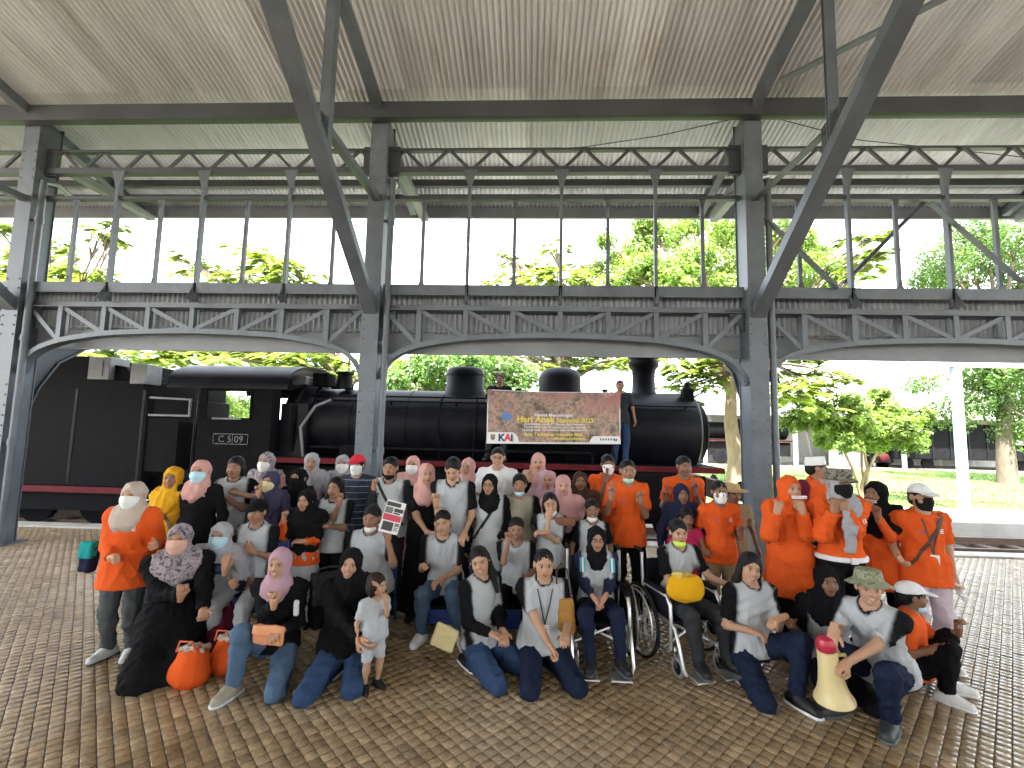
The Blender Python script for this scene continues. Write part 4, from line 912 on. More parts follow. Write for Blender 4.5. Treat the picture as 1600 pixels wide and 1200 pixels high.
HT = {'open': ([.1, .06, .08, .14], 'out'), 'relax': ([.35, .4, .45, .5], 'out'), 'fist': ([1., 1., 1., 1.], 'in'), 'peace': ([.03, .03, 1, 1], 'in'), 'thumb': ([1, 1, 1, 1], 'up'), 'heart': ([.55, 1, 1, 1], 'heart'), 'point': ([.02, 1, 1, 1], 'in'), 'grip': ([.75, .75, .75, .75], 'in')}
HANDC = {}
def hand_mesh(kind, v):
    if (kind, v) not in HANDC: HANDC[kind, v] = surface(hand_prims(*HT[kind]), v)
    return HANDC[kind, v]
skin_mat = attr_mat('skin', rough=.55, bscale=300, bstr=.08, subs=.1, spec=.3, var=.12, vscale=30)
def cloth_material():
    m, t, b = nodes_of('cloth'); a = N(t, 'ShaderNodeAttribute', attribute_name='Col'); tc = N(t, 'ShaderNodeTexCoord')
    n = N(t, 'ShaderNodeTexNoise', Scale=9., Detail=4., Distortion=1.8, Roughness=.55); t.links.new(tc.outputs['Object'], n.inputs['Vector'])
    n2 = N(t, 'ShaderNodeTexNoise', Scale=420., Detail=2.); t.links.new(tc.outputs['Object'], n2.inputs['Vector'])
    mx = N(t, 'ShaderNodeMix', data_type='RGBA', blend_type='MULTIPLY'); mx.inputs[0].default_value = 1; t.links.new(a.outputs['Color'], mx.inputs[6]); t.links.new(ramp(t, n2.outputs[0], [(.3, (.78, .78, .78)), (.7, (1.08, 1.08, 1.08))]), mx.inputs[7]); t.links.new(mx.outputs[2], b.inputs['Base Color'])
    b.inputs['Roughness'].default_value = .88; b.inputs['Specular IOR Level'].default_value = .07
    ad = N(t, 'ShaderNodeMath', operation='MULTIPLY_ADD'); ad.inputs[1].default_value = 12.; t.links.new(n.outputs[0], ad.inputs[0]); t.links.new(n2.outputs[0], ad.inputs[2]); bump(t, b, ad.outputs[0], .16, .006); MATS['cloth'] = m; return m
cloth_mat = cloth_material()
def hair_material():
    m, t, b = nodes_of('hair'); a = N(t, 'ShaderNodeAttribute', attribute_name='Col'); tc = N(t, 'ShaderNodeTexCoord'); mp = N(t, 'ShaderNodeMapping'); mp.inputs['Scale'].default_value = (150, 150, 9)
    t.links.new(tc.outputs['Object'], mp.inputs[0]); n = N(t, 'ShaderNodeTexNoise', Scale=1., Detail=3., Distortion=.6); t.links.new(mp.outputs[0], n.inputs['Vector'])
    mx = N(t, 'ShaderNodeMix', data_type='RGBA', blend_type='MULTIPLY'); mx.inputs[0].default_value = 1; t.links.new(a.outputs['Color'], mx.inputs[6]); t.links.new(ramp(t, n.outputs[0], [(.3, (.35, .35, .35)), (.7, (1.6, 1.5, 1.4))]), mx.inputs[7]); t.links.new(mx.outputs[2], b.inputs['Base Color'])
    b.inputs['Roughness'].default_value = .55; b.inputs['Specular IOR Level'].default_value = .18; bump(t, b, n.outputs[0], .8, .008); MATS['hair'] = m; return m
hair_mat = hair_material()
shoe_mat = attr_mat('shoe', rough=.6, bscale=150, bstr=.15, var=.15)
def pattern_mat(name, kind):
    if name in MATS: return MATS[name]
    m, t, b = nodes_of(name); tc = N(t, 'ShaderNodeTexCoord'); b.inputs['Roughness'].default_value = .85
    if kind == 'camo':
        n = N(t, 'ShaderNodeTexNoise', Scale=26., Detail=2.); t.links.new(tc.outputs['Object'], n.inputs['Vector']); c = ramp(t, n.outputs[0], [(.38, (.03, .03, .025)), (.44, (.10, .10, .07)), (.53, (.20, .19, .14)), (.62, (.07, .06, .04))])
    elif kind == 'camo_pale':
        n = N(t, 'ShaderNodeTexNoise', Scale=30., Detail=2.); t.links.new(tc.outputs['Object'], n.inputs['Vector']); c = ramp(t, n.outputs[0], [(.38, (.11, .12, .07)), (.5, (.24, .25, .16)), (.6, (.17, .18, .12))])
    elif kind == 'print':
        n = N(t, 'ShaderNodeTexNoise', Scale=13., Detail=2., Distortion=2.); t.links.new(tc.outputs['Object'], n.inputs['Vector']); c = ramp(t, n.outputs[0], [(.36, (.05, .045, .06)), (.45, (.20, .17, .19)), (.56, (.33, .28, .30)), (.66, (.10, .08, .10))])
    elif kind == 'stripe':
        sx = N(t, 'ShaderNodeSeparateXYZ'); t.links.new(tc.outputs['Object'], sx.inputs[0]); mu = N(t, 'ShaderNodeMath', operation='MULTIPLY'); mu.inputs[1].default_value = 14.; t.links.new(sx.outputs['Z'], mu.inputs[0])
        fr = N(t, 'ShaderNodeMath', operation='FRACT'); t.links.new(mu.outputs[0], fr.inputs[0]); c = ramp(t, fr.outputs[0], [(0, (.014, .018, .035)), (.74, (.014, .018, .035)), (.77, (.26, .30, .36)), (.83, (.10, .2, .36)), (.86, (.014, .018, .035))])
    t.links.new(c, b.inputs['Base Color']); MATS[name] = m
    n2 = N(t, 'ShaderNodeTexNoise', Scale=300.); t.links.new(tc.outputs['Object'], n2.inputs['Vector']); bump(t, b, n2.outputs[0], .2, .003); return m
COLS = dict(orange=(.64, .095, .018), black=(.008, .008, .0095), char=(.03, .032, .036), gray=(.39, .41, .43), lgray=(.50, .535, .55), white=(.70, .71, .72), jeans=(.03, .058, .125), ljeans=(.075, .125, .20), dblue=(.012, .018, .04),
            navy=(.018, .022, .05), pink=(.52, .29, .26), rose=(.46, .25, .25), mauve=(.40, .25, .30), beige=(.44, .37, .31), yellow=(.62, .33, .02), maroon=(.10, .014, .03), purple=(.055, .05, .10), hgray=(.30, .30, .32), cgray=(.34, .34, .37),
            dgray=(.075, .085, .09), brown=(.06, .035, .025), tan=(.30, .22, .14), khaki=(.28, .26, .20), magenta=(.45, .03, .10), lilac=(.55, .48, .54), mblue=(.42, .62, .70), mwhite=(.72, .72, .70), mpeach=(.62, .36, .28), myel=(.66, .62, .34), mblack=(.012, .012, .013), mlime=(.5, .7, .1), mgreen=(.4, .62, .5), red=(.55, .03, .05), straw=(.42, .29, .15), teal=(.02, .3, .3), olive=(.1, .1, .06))
C_ = lambda c: np.asarray(COLS[c] if isinstance(c, str) else c, float)
SKINS = [(.34, .19, .118), (.27, .143, .087), (.40, .235, .15), (.21, .108, .065), (.31, .168, .105)]
def rot_axis(ax, a):
    ax = nrm(ax); K = np.array([[0, -ax[2], ax[1]], [ax[2], 0, -ax[0]], [-ax[1], ax[0], 0]]); return np.eye(3)+math.sin(a)*K+(1-math.cos(a))*K@K
UP = np.array([0, 0, 1.])
PEOPLE = {}
def person(pid, label, head, Y, s=None, yaw=0, hy=None, pitch=0, tilt=0, pose='stand', lean=(0, 0), legs=None, ra=None, la=None, hair='short', hairc='black', hijab=None, mask=None, cap=None, top='gray', sleeve='short', sleevec=None, trim=None, bottom='trousers', botc='black', hem=None, shoes='black', sole=None, skin=0, fat=1., smile=.5, glasses=False, floor_z=0., lod=1, topmat=None, hijabmat=None, drape=.2, group=None, turnpel=0., strap=None, loose=0.):
    """ra/la: hand on the picture's left/right: (px, py, dy, kind, palm, dir) or None; legs: two specs ('foot',dx,dfwd) or ('kneel',deg)"""
    v = {0: .0145, 1: .0180, 2: .023}[lod]; hv = {0: .0054, 1: .0084, 2: .0105}[lod]; hdv = {0: .0068, 1: .0085, 2: .0105}[lod]
    hy = yaw if hy is None else hy
    sk = np.asarray(SKINS[skin % 5]); seed = sum(map(ord, label))
    H = onY(head[0], head[1], Y)
    if pose == 'stand' and s is None: s = (H[2]-floor_z)/(1.00+.47+.0)/1.0*1.0
    hs = s**.45
    a = math.radians(yaw); fw = np.array([math.sin(a), -math.cos(a), 0]); rt = np.array([math.cos(a), math.sin(a), 0])
    sp = nrm(UP+lean[0]*rt+lean[1]*fw)
    hm = rot_axis(UP, math.radians(hy)); hm = hm@rot_axis((1, 0, 0), math.radians(pitch))@rot_axis((0, 1, 0), math.radians(tilt))
    Nk = H-UP*.145*hs*.97+nrm(-hm[:, 1])*-.025*hs-(sp-UP)*.05
    Pv = Nk-sp*.475*s
    if pose == 'stand': Pv[2] = min(Pv[2], .90*s+floor_z)
    fr = nrm(np.cross(UP, rt)); bk_ = nrm(np.cross(sp, rt)); R3 = np.stack([rt, bk_, sp], 1)      # right, back, up
    sh = {-1: Nk-rt*.160*s*(.6+.4*fat)-sp*.05*s, 1: Nk+rt*.160*s*(.6+.4*fat)-sp*.05*s}
    hip = {-1: Pv-rt*.088*s-UP*.03*s, 1: Pv+rt*.088*s-UP*.03*s}
    base = np.array([Pv[0], Pv[1], floor_z])
    root = empty('person', base, label, 'person', group)
    def put(name, VQ, colr, mat, parent=None):
        V, Q = VQ
        if len(V) == 0: return None
        return obj(name, np_mesh(name, V-base, Q, np.broadcast_to(colr, (len(V), 3))), mat, parent or root)
    # ---- legs
    Lt, Ls, ank = .42*s, .40*s, .065*s
    if pose == 'stand': tot = (hip[1][2]-floor_z-ank)*1.012; Lt, Ls = tot*.51, tot*.49
    legs = legs or ((('foot', -.10, .0), ('foot', .10, .0)))
    KN, AN, FD = {}, {}, {}
    for sd, spec in zip((-1, 1), legs):
        h = hip[sd]
        if spec[0] == 'foot':
            ft = base+rt*spec[1]*s+fw*spec[2]*s+UP*(ank+(spec[3] if len(spec) > 3 else 0)); pole = fw*1.0+rt*sd*(spec[4] if len(spec) > 4 else .15)
            KN[sd], AN[sd] = ik(h, ft, Lt, Ls, pole); FD[sd] = nrm(fw+rt*sd*.25)
        else:
            an = math.radians(spec[1]); d = fw*math.cos(an)+rt*math.sin(an); kz = floor_z+.055*s; dz = h[2]-kz; hd = math.sqrt(max(Lt*Lt-dz*dz, .02)); k = h+d*hd; k[2] = kz
            bd = -d if len(spec) < 3 else -(fw*math.cos(math.radians(spec[2]))+rt*math.sin(math.radians(spec[2])))
            KN[sd] = k; AN[sd] = k+bd*Ls; AN[sd][2] = floor_z+.06*s; FD[sd] = nrm(bd*.55-UP*.8) if False else nrm(bd*1.0-UP*.15)
    # ---- arms
    La, Lf = .265*s, .235*s; EL, WR, HD, HP = {}, {}, {}, {}
    for sd, spec in ((-1, ra), (1, la)):
        if spec is None: spec = (None,)
        if spec[0] is None:
            ftgt = sh[sd]+rt*sd*.10*s-UP*.46*s+fw*.08*s; kind, palm, hdir, pole = 'relax', -rt*sd, None, rt*sd*.4-fw
        else:
            ftgt = onY(spec[0], spec[1], Pv[1]-spec[2] if True else 0); kind = spec[3] if len(spec) > 3 else 'relax'
            palm = np.asarray(spec[4], float) if len(spec) > 4 and spec[4] is not None else fw
            hdir = np.asarray(spec[5], float) if len(spec) > 5 and spec[5] is not None else None; pole = -UP+rt*sd*.22-fw*.15
            if len(spec) > 6: pole = np.asarray(spec[6], float)
        EL[sd], WR[sd] = ik(sh[sd], ftgt, La, Lf, pole); HD[sd] = nrm(hdir if hdir is not None else WR[sd]-EL[sd]); HP[sd] = palm; HP[sd, 'k'] = kind
    f_ = fat
    # ---- body
    def torso(inf, kk=.05):
        return [ell(Pv+sp*.335*s, np.array([.150*f_, .100*f_, .165])*s+inf, R3, kk), ell(Pv+sp*.17*s, np.array([.132*f_, .096*f_, .15])*s+inf, R3, kk), ell(Pv+sp*.01*s, np.array([.155*f_, .112*f_, .115])*s+inf, R3, kk),
                cone(sh[-1], sh[1], .052*s+inf, .052*s+inf, kk), cone(Nk-sp*.05*s, Nk+sp*.02*s, .07*s+inf*.6, .055*s+inf*.5, kk)]
    B = torso(0)+[cone(Nk-sp*.06*s, H-UP*.03*hs, .052*hs, .047*hs, .03)]
    for sd in (-1, 1):
        B += [cone(sh[sd], EL[sd], .047*s*(.7+.3*f_), .038*s, .02), cone(EL[sd], WR[sd], .038*s, .026*s, .012), cone(hip[sd], KN[sd], .082*s*(.6+.4*f_), .056*s, .03), cone(KN[sd], AN[sd], .054*s, .036*s, .015), ell(KN[sd]*.7+AN[sd]*.3-FD[sd]*.015*s, (.05*s,)*3, None, .03),
              cone(AN[sd]-UP*.03*s, AN[sd]+FD[sd]*.15*s-UP*.035*s, .034*s, .026*s, .02)]
    bare = sleeve in ('short', 'none') or bottom in ('shorts',)
    V, Q = surface(B, v*1.4 if bare else .03); Cb = np.repeat(sk[None], len(V), 0); Vs, Qs, Cs = [V-base], [Q], [Cb]; n0 = len(V)
    hV, hQ, hC = head_mesh(hv, sk, smile); rsf = np.random.RandomState(seed); hV = hV*rsf.uniform(.94, 1.05, 3); hV[:, 0] *= 1+rsf.uniform(-.9, .9)*hV[:, 2]*(hV[:, 2] < -.02); Vs.append((hV*hs)@hm.T+H-base); Qs.append(hQ+n0); Cs.append(hC); n0 += len(hV)
    for sd in (-1, 1):
        tV, tQ = hand_mesh(HP[sd, 'k'], hdv); x = HD[sd]; z = -np.asarray(HP[sd], float); z = nrm(z-x*(z@x)); y = np.cross(z, x)
        sgn = 1 if (y @ rt)*-sd > 0 or True else -1
        tV = tV.copy(); flip = False
        if HP[sd, 'k'] != 'x':
            # thumb lies towards the body's middle when the palm faces forward
            want = UP if abs(x[2]) < .6 else -rt*sd
            if y@want < 0: tV[:, 1] *= -1; flip = True
        hs2 = .9*s**.7; W = (tV*hs2)@np.stack([x, y, z], 0)+WR[sd]-base; Vs.append(W); Qs.append((tQ[:, ::-1] if flip else tQ)+n0); Cs.append(np.repeat(sk[None]*np.array([1, .95, .93]), len(W), 0)); n0 += len(W)
    body = obj('body', np_mesh('body', np.concatenate(Vs), np.concatenate(Qs), np.concatenate(Cs)), skin_mat, root)
    # ---- top
    fo = .017*s**.5; inf = (.016+loose)*s
    tc_, sc_ = C_(top), C_(sleevec or top)
    hm_ = hem if hem is not None else (.10 if pose == 'stand' else .05)
    T = torso(inf)
    if hm_ > 0: T.append(econe(Pv+sp*.12*s, Pv-sp*hm_*s, (.150*f_*s+inf, .110*f_*s+inf), ((.170+.16*max(hm_-.1, 0))*f_*s+inf+.008, (.130+.16*max(hm_-.1, 0))*f_*s+inf+.008), R3, .05))
    T.append(plane(Pv-sp*hm_*s, -sp))
    for sd in (-1, 1):
        if sleeve == 'short':
            e = sh[sd]+(EL[sd]-sh[sd])*.80; T.append(cone(sh[sd], e, .060*s+loose*s, .062*s+loose*s, .03, flat=True))
        elif sleeve == 'long':
            T += [cone(sh[sd], EL[sd], .058*s+loose*s, .051*s+loose*s, .03), cone(EL[sd], WR[sd]-nrm(WR[sd]-EL[sd])*.01, .050*s+loose*s, .037*s+loose*s*.6, .02, flat=True)]
        elif sleeve == 'none': T.append(cone(sh[sd], sh[sd]+(EL[sd]-sh[sd])*.12, .06*s, .06*s, .03, flat=True))
    T.append(cone(Nk-sp*.02*s+fw*.02*s, H+fw*.02, .060*s, .062*s, .008, 'sub'))
    VT, QT = surface(T, v, fo, seed, lambda q: np.clip((((q-Pv)@sp)+hm_*s-.012)/.06, .0, 1)); cT = np.repeat(tc_[None], len(VT), 0)
    if sleevec:
        m = np.zeros(len(VT))
        for sd in (-1, 1): 
            lat = (VT-sh[sd])@(rt*sd); ad = nrm(EL[sd]-sh[sd]); al = (VT-sh[sd])@ad; rad = np.linalg.norm(VT-sh[sd]-np.outer(al, ad), axis=1)
            q = np.clip((lat+.02*s)/(.02*s), 0, 1)*np.clip(((.098*s+loose)-rad)/(.02*s), 0, 1)*(al > -.075*s)
            ad2 = nrm(WR[sd]-EL[sd]); al2 = (VT-EL[sd])@ad2; rad2 = np.linalg.norm(VT-EL[sd]-np.outer(al2, ad2), axis=1); q2 = ((al2 > -.03*s) & (rad2 < .075*s+loose)).astype(float) if sleeve == 'long' else np.zeros(len(VT))
            m = np.maximum(m, np.maximum(q, q2))
        cT = cT*(1-m[:, None])+sc_*m[:, None]
    if trim:
        d = VT-(Nk-sp*.02*s+fw*.02*s); ax_ = nrm(H+fw*.02-(Nk-sp*.02*s+fw*.02*s)); al = d@ax_; rad = np.linalg.norm(d-np.outer(al, ax_), axis=1); m = np.clip((.080*s-rad)/.008, 0, 1)*(al > -.10*s); m = np.maximum(m, np.clip((.079*s-np.linalg.norm(d, axis=1))/.008, 0, 1)); cT = cT*(1-m[:, None])+C_(trim)*m[:, None]
    shirt = put('top', (VT, QT), cT, topmat or cloth_mat)
    # ---- bottom
    inf2 = .016*s
    if bottom in ('trousers', 'shorts', 'skirt'):
        big = bottom == 'skirt'; kk = .13*s if big else .03; add = .035*s if big else 0
        Bp = [ell(Pv+sp*.01*s, np.array([.152*f_, .110*f_, .115])*s+inf2*.6+add*.4, R3, .04), plane(Pv+sp*.06*s, sp)]
        for sd in (-1, 1):
            if bottom == 'shorts': Bp.append(cone(hip[sd], hip[sd]+(KN[sd]-hip[sd])*.93, .094*s, .082*s, .03, flat=True))
            else:
                Bp += [cone(hip[sd], KN[sd], .086*s*(.6+.4*f_)+inf2*.8+add, .060*s+inf2*.8+add, kk), cone(KN[sd], AN[sd]+nrm(KN[sd]-AN[sd])*.01, .058*s+inf2*.7+add, .046*s+inf2*.7+add, kk, flat=True), ell(KN[sd]*.7+AN[sd]*.3-FD[sd]*.012*s, (.055*s+inf2,)*3, None, .03)]
        if big and pose == 'stand': Bp = [ell(Pv, np.array([.16*f_, .118*f_, .12])*s+inf2, R3, .04), econe(Pv+UP*.05*s, base+UP*.08*s, (.165*f_*s, .125*f_*s), (.25*s, .2*s), np.stack([rt, -fw, UP], 1), .05)]
        Bp.append(plane(base+UP*.006, -UP))
        put(bottom, surface(Bp, v*1.2, fo*.9, seed+3), C_(botc), cloth_mat)
    # ---- shoes
    if shoes:
        for sd in (-1, 1):
            A, d = AN[sd], FD[sd]; dn = -UP if abs(d[2]) < .5 else nrm(np.cross(np.cross(d, UP), d))*-1
            if legs[0 if sd < 0 else 1][0] == 'kneel': A = A+UP*.0; so_ = A-UP*.02*s
            zf = A[2]-ank if legs[0 if sd < 0 else 1][0] == 'foot' else floor_z
            t = A+d*.150*s; t[2] = zf+.034*s; hl = A-d*.045*s; hl[2] = zf+.04*s; ml = A+d*.06*s; ml[2] = zf+.045*s
            SP = [cone(hl, ml, .046*s, .049*s, .02), cone(ml, t, .048*s, .040*s, .02), cone(ml-d*.05*s, A+UP*.025*s, .046*s, .044*s, .03), plane((0, 0, zf+.001), -UP)]
            VS, QS = surface(SP, .0115 if lod == 0 else .018); cS = np.repeat(C_(shoes)[None], len(VS), 0)
            so_ = put('shoe', (VS, QS), cS, shoe_mat)
            if lod == 0 and so_:
                g0, g1, g2 = (np.array([q[0], q[1], zf+.01]) for q in (hl, ml, t))
                put('sole', surface([cone(g0, g1, .053*s, .055*s, .01), cone(g1, g2, .055*s, .047*s, .01), plane((0, 0, zf+.001), -UP), plane((0, 0, zf+.024*s), UP)], .011), C_(sole or 'dgray'), shoe_mat, so_)
    def hp(x, y, z): return H+hm@(np.array([x, y, z])*hs)
    hM = hm
    # ---- headscarf
    if hijab:
        G = [ell(hp(0, .016, .022), np.array([.089, .108, .100])*hs, hM, .03), ell(hp(0, -.006, -.045), np.array([.078, .081, .088])*hs, hM, .03), cone(hp(0, .004, -.08), Nk-sp*.03*s, .078*hs, .095*hs, .04), ell(hp(0, .075, .0), np.array([.06, .05, .06])*hs, hM, .04)]
        if drape > 0:
            D_ = drape*s; ctr = Nk-sp*.03*s+fw*.05*s
            dr = torso(inf+(.032 if drape < .3 else .05)*s)+[cone(sh[sd], sh[sd]+(EL[sd]-sh[sd])*.8, (.080+loose)*s, (.076+loose)*s, .03) for sd in (-1, 1)]
            sub = [p.fn for p in dr]; lo = np.min([p.lo for p in dr], 0); hi = np.max([p.hi for p in dr], 0)
            def dfn(X, Yy, Z):
                r = None
                for fn in sub:
                    q = fn(X, Yy, Z); r = q if r is None else np.minimum(r, q)
                dd = np.sqrt((X-ctr[0])**2+(Yy-ctr[1])**2+((Z-ctr[2])*.82)**2)-D_*(1+.05*np.sin(np.arctan2(Yy-ctr[1], X-ctr[0])*5+seed)); return np.maximum(r, dd)
            G.append(Prim(np.maximum(lo, ctr-D_*1.3), np.minimum(hi, ctr+D_*1.3), dfn, .035))
        G.append(ell(hp(0, -.105, -.022), np.array([.052, .088, .085])*hs, hM, .008, 'sub'))
        VH, QH = surface(G, .0105 if lod == 0 else .0135 if lod == 1 else .0165, .012, seed+5)
        put('headscarf', (VH, QH), C_(hijab), hijabmat or cloth_mat)
    elif hair:
        hc = C_(hairc); G = [ell(hp(0, .022, .036), np.array([.0815, .100, .089])*hs, hM, .02)]
        if hair == 'short': G += [ell(hp(0, .055, -.02), np.array([.070, .062, .06])*hs, hM, .02)]
        elif hair == 'bun': G += [ell(hp(0, .055, -.02), np.array([.070, .062, .06])*hs, hM, .02), ell(hp(0, .06, .10), np.array([.04, .04, .035])*hs, hM, .02)]
        elif hair == 'tied': G += [ell(hp(0, .055, -.02), np.array([.072, .065, .07])*hs, hM, .02), ell(hp(.0, .11, -.03), np.array([.04, .045, .06])*hs, hM, .02)]
        elif hair == 'bob': G += [ell(hp(0, .045, -.03), np.array([.086, .078, .095])*hs, hM, .02), ell(hp(-.074, .02, -.04), np.array([.022, .045, .07])*hs, hM, .02), ell(hp(.074, .02, -.04), np.array([.022, .045, .07])*hs, hM, .02)]
        elif hair == 'long':
            G += [ell(hp(0, .05, -.03), np.array([.084, .072, .09])*hs, hM, .02)]
            for sx in (-1, 1):
                G += [cone(hp(sx*.070, .012, .02), hp(sx*.082, .012, -.12), .022*hs, .028*hs, .03), cone(hp(sx*.082, .012, -.12), hp(sx*.098, -.035, -.26-.06*(sx*math.sin(seed) > 0)), .030*hs, .016*hs, .03)]
            G += [cone(hp(0, .07, -.08), hp(0, .1, -.3), .07*hs, .06*hs, .04)]
        part = (.012*math.sin(seed)) if hair == 'short' else 0.; G += [ell(hp(part, -.125, -.03), np.array([.066, .080, .106 if hair in ('short', 'bob') else .114])*hs, hM, .008, 'sub')]
        if hair in ('short', 'tied', 'bun'): G += [ell(hp(sx*.085, -.03, -.055), np.array([.03, .055, .055])*hs, hM, .01, 'sub') for sx in (-1, 1)]
        VH, QH = surface(G, .0085 if lod == 0 else .0105 if lod == 1 else .0125)
        rs_h = np.random.RandomState(seed); L_h = (VH-H)@hm; an_ = np.arctan2(L_h[:, 0], L_h[:, 1]+.02); st = sum(np.sin(an_*f+rs_h.uniform(0, 6)+L_h[:, 2]*rs_h.uniform(-25, 25)) for f in (13, 19, 29, 37)); VH = VH+vnormals(VH, QH)*(st*.0011)[:, None]
        put('hair', (VH, QH), hc, hair_mat)
    # ---- mask
    if mask:
        mc, where = mask if isinstance(mask, tuple) else (mask, 'face')
        if where == 'face': G = [ell(hp(0, -.024-(.008 if hijab else 0), -.034), np.array([.0685+(.009 if hijab else 0), .0755+(.004 if hijab else 0), .088])*hs, hM, .02), ell(hp(0, -.058, -.088), np.array([.036, .034, .026])*hs, hM, .03), cone(hp(0, -.088, .0), hp(0, -.100, -.035), .012*hs, .016*hs, .03), plane(hp(0, 0, -.012), hM[:, 2]+hM[:, 1]*.25), plane(hp(0, 0, -.113), -hM[:, 2]), plane(hp(0, -.012-(.012 if hijab else 0), 0), hM[:, 1])]
        else: G = [ell(hp(0, -.026, -.088), np.array([.058, .068, .034])*hs, hM, .02), ell(hp(0, -.06, -.10), np.array([.034, .03, .022])*hs, hM, .02), plane(hp(0, -.02, 0), hM[:, 1])]
        put('face_mask', surface(G, .0062 if lod == 0 else .0075, .003, seed), C_(mc), cloth_mat)
    # ---- headgear
    if cap:
        kind, cc, cm = cap; hs0 = hs; hs = hs*(1.09 if hijab else 1.)
        if kind == 'baseball':
            G = [ell(hp(0, .016, .040), np.array([.089, .108, .088])*hs, hM, .01), plane(hp(0, 0, .040), -hM[:, 2]-hM[:, 1]*.1), ell(hp(0, -.10, .042), np.array([.072, .085, .010])*hs, hM@rot_axis((1, 0, 0), .16), .012), ell(hp(0, .016, .13), np.array([.008, .008, .006])*hs, hM, .004)]
            G = [G[0], G[1], G[2], G[3]]
        elif kind == 'peci': G = [econe(hp(0, .02, .035), hp(0, .03, .125), (.086*hs, .105*hs), (.076*hs, .092*hs), hM, .01)]
        elif kind == 'bucket': G = [econe(hp(0, .016, .045), hp(0, .02, .125), (.092*hs, .110*hs), (.078*hs, .092*hs), hM, .01), econe(hp(0, .01, .020), hp(0, .014, .055), (.150*hs, .165*hs), (.092*hs, .110*hs), hM, .012)]
        elif kind == 'patrol': G = [econe(hp(0, .016, .035), hp(0, .018, .125), (.092*hs, .110*hs), (.090*hs, .106*hs), hM, .008), ell(hp(0, -.095, .045), np.array([.075, .075, .010])*hs, hM@rot_axis((1, 0, 0), .2), .01)]
        elif kind == 'straw': G = [econe(hp(0, .016, .04), hp(0, .02, .12), (.092*hs, .110*hs), (.07*hs, .085*hs), hM, .01), econe(hp(0, .014, .034), hp(0, .014, .052), (.18*hs, .19*hs), (.165*hs, .175*hs), hM, .01)]
        VC, QC = surface(G, .0075 if lod < 2 else .0095); put('hat', (VC, QC), C_(cc), cm or cloth_mat); hs = hs0
    if glasses:
        m = MB()
        for sx in (-1, 1):
            pts = [hp(sx*.031+.021*math.cos(t), -.099, .002+.015*math.sin(t))-base for t in np.linspace(0, 2*math.pi, 15)]; m.tube(pts, .0018*hs, 5)
            m.tube([hp(sx*.052, -.098, .006)-base, hp(sx*.076, -.04, .008)-base, hp(sx*.079, .01, .006)-base], .0018*hs, 5)
        m.tube([hp(-.010, -.100, .006)-base, hp(.010, -.100, .006)-base], .0018*hs, 5); m.build('glasses', MATS['loco_black'], root)
    if strap:
        sc, side = strap; pts = []
        tree_ = BVHTree.FromPolygons([Vector(p) for p in VT], [tuple(q) for q in QT])
        for t in np.linspace(0, 1, 14):
            p = (sh[side]-rt*side*.04*s+sp*.05*s)*(1-t)+(Pv-rt*side*.17*s+sp*.02*s)*t; hit = tree_.ray_cast(Vector(p+fw*.5), Vector(-fw), 1.)
            if hit[0] is not None: pts.append(np.array(hit[0])+fw*.006)
        if len(pts) > 3:
            m = MB()
            for p, q in zip(pts, pts[1:]): m.bar(p-base, q-base, .03, .006, tuple(fw))
            m.build('strap', surf('strap_'+sc, tuple(C_(sc)), rough=.7), root)
    info = dict(root=root, base=base, H=H, Nk=Nk, P=Pv, sh=sh, hip=hip, KN=KN, AN=AN, EL=EL, WR=WR, fw=fw, rt=rt, sp=sp, s=s, hm=hm, hs=hs, shirt=(VT, QT), HD=HD)
    PEOPLE[pid] = info; return info
# ================================================================ the group
RG = dict(top='gray', sleeve='short', sleevec='black', trim='black')
OR = dict(top='orange', sleeve='short')
GP = 'people posing for the group picture'
F0 = (0, -1, 0); UPV = (0, 0, 1)
def p_(i, label, head, Y, **k): k.setdefault('group', GP); return person(i, label, head, Y, **k)
SITF = (('foot', -.14, .40), ('foot', .14, .40)); KN2 = (('kneel', -6), ('kneel', 8))
# ---- back rows
p_(9, 'woman in printed headscarf and white mask peeking from the back row', (416, 722), 5.6, hijabmat=pattern_mat('print_scarf', 'print'), hijab='rose', mask='mwhite', top='rose', sleeve='long', lod=2, bottom='skirt', botc='brown')
p_(13, 'woman in grey headscarf behind the black masked one in the back row', (487, 722), 5.75, hijab='hgray', top='hgray', sleeve='long', lod=2, bottom='skirt', botc='char', hy=20)
p_(14, 'woman in grey headscarf and white mask left of the red cap man', (535, 725), 5.95, hijab='hgray', mask='mwhite', top='brown', sleeve='long', lod=2, botc='black', hy=15)
p_(15, 'man with red cap, white mask and navy striped polo shirt', (558, 727), 5.45, cap=('baseball', 'red', None), mask='mwhite', topmat=pattern_mat('striped_polo', 'stripe'), top='navy', lod=1, botc='black', fat=1.12, skin=2)
p_(19, 'woman in pale pink headscarf and white mask behind the jacket boy', (645, 727), 5.9, hijab='pink', mask='mwhite', top='rose', sleeve='long', lod=2, bottom='skirt', botc='rose')
p_(22, 'person in pink headscarf half hidden behind the white shirt man', (731, 730), 5.9, hijab='pink', top='pink', sleeve='long', lod=2, bottom='skirt', botc='black', hy=-15)
p_(23, 'smiling man in white uniform shirt with glasses in the middle', (778, 715), 5.75, glasses=True, top='white', lod=1, botc='black', skin=2, fat=1.1, smile=.9)
p_(30, 'woman in pale pink headscarf making a peace sign at the back', (841, 723), 5.8, hijab='pink', top='black', sleeve='long', lod=2, ra=(827, 748, .25, 'peace', F0, UPV), botc='black', skin=2)
p_(31, 'woman in mauve headscarf below the peace sign one', (853, 750), 5.35, hijab='mauve', top='mauve', sleeve='long', lod=2, bottom='skirt', botc='black', hy=10)
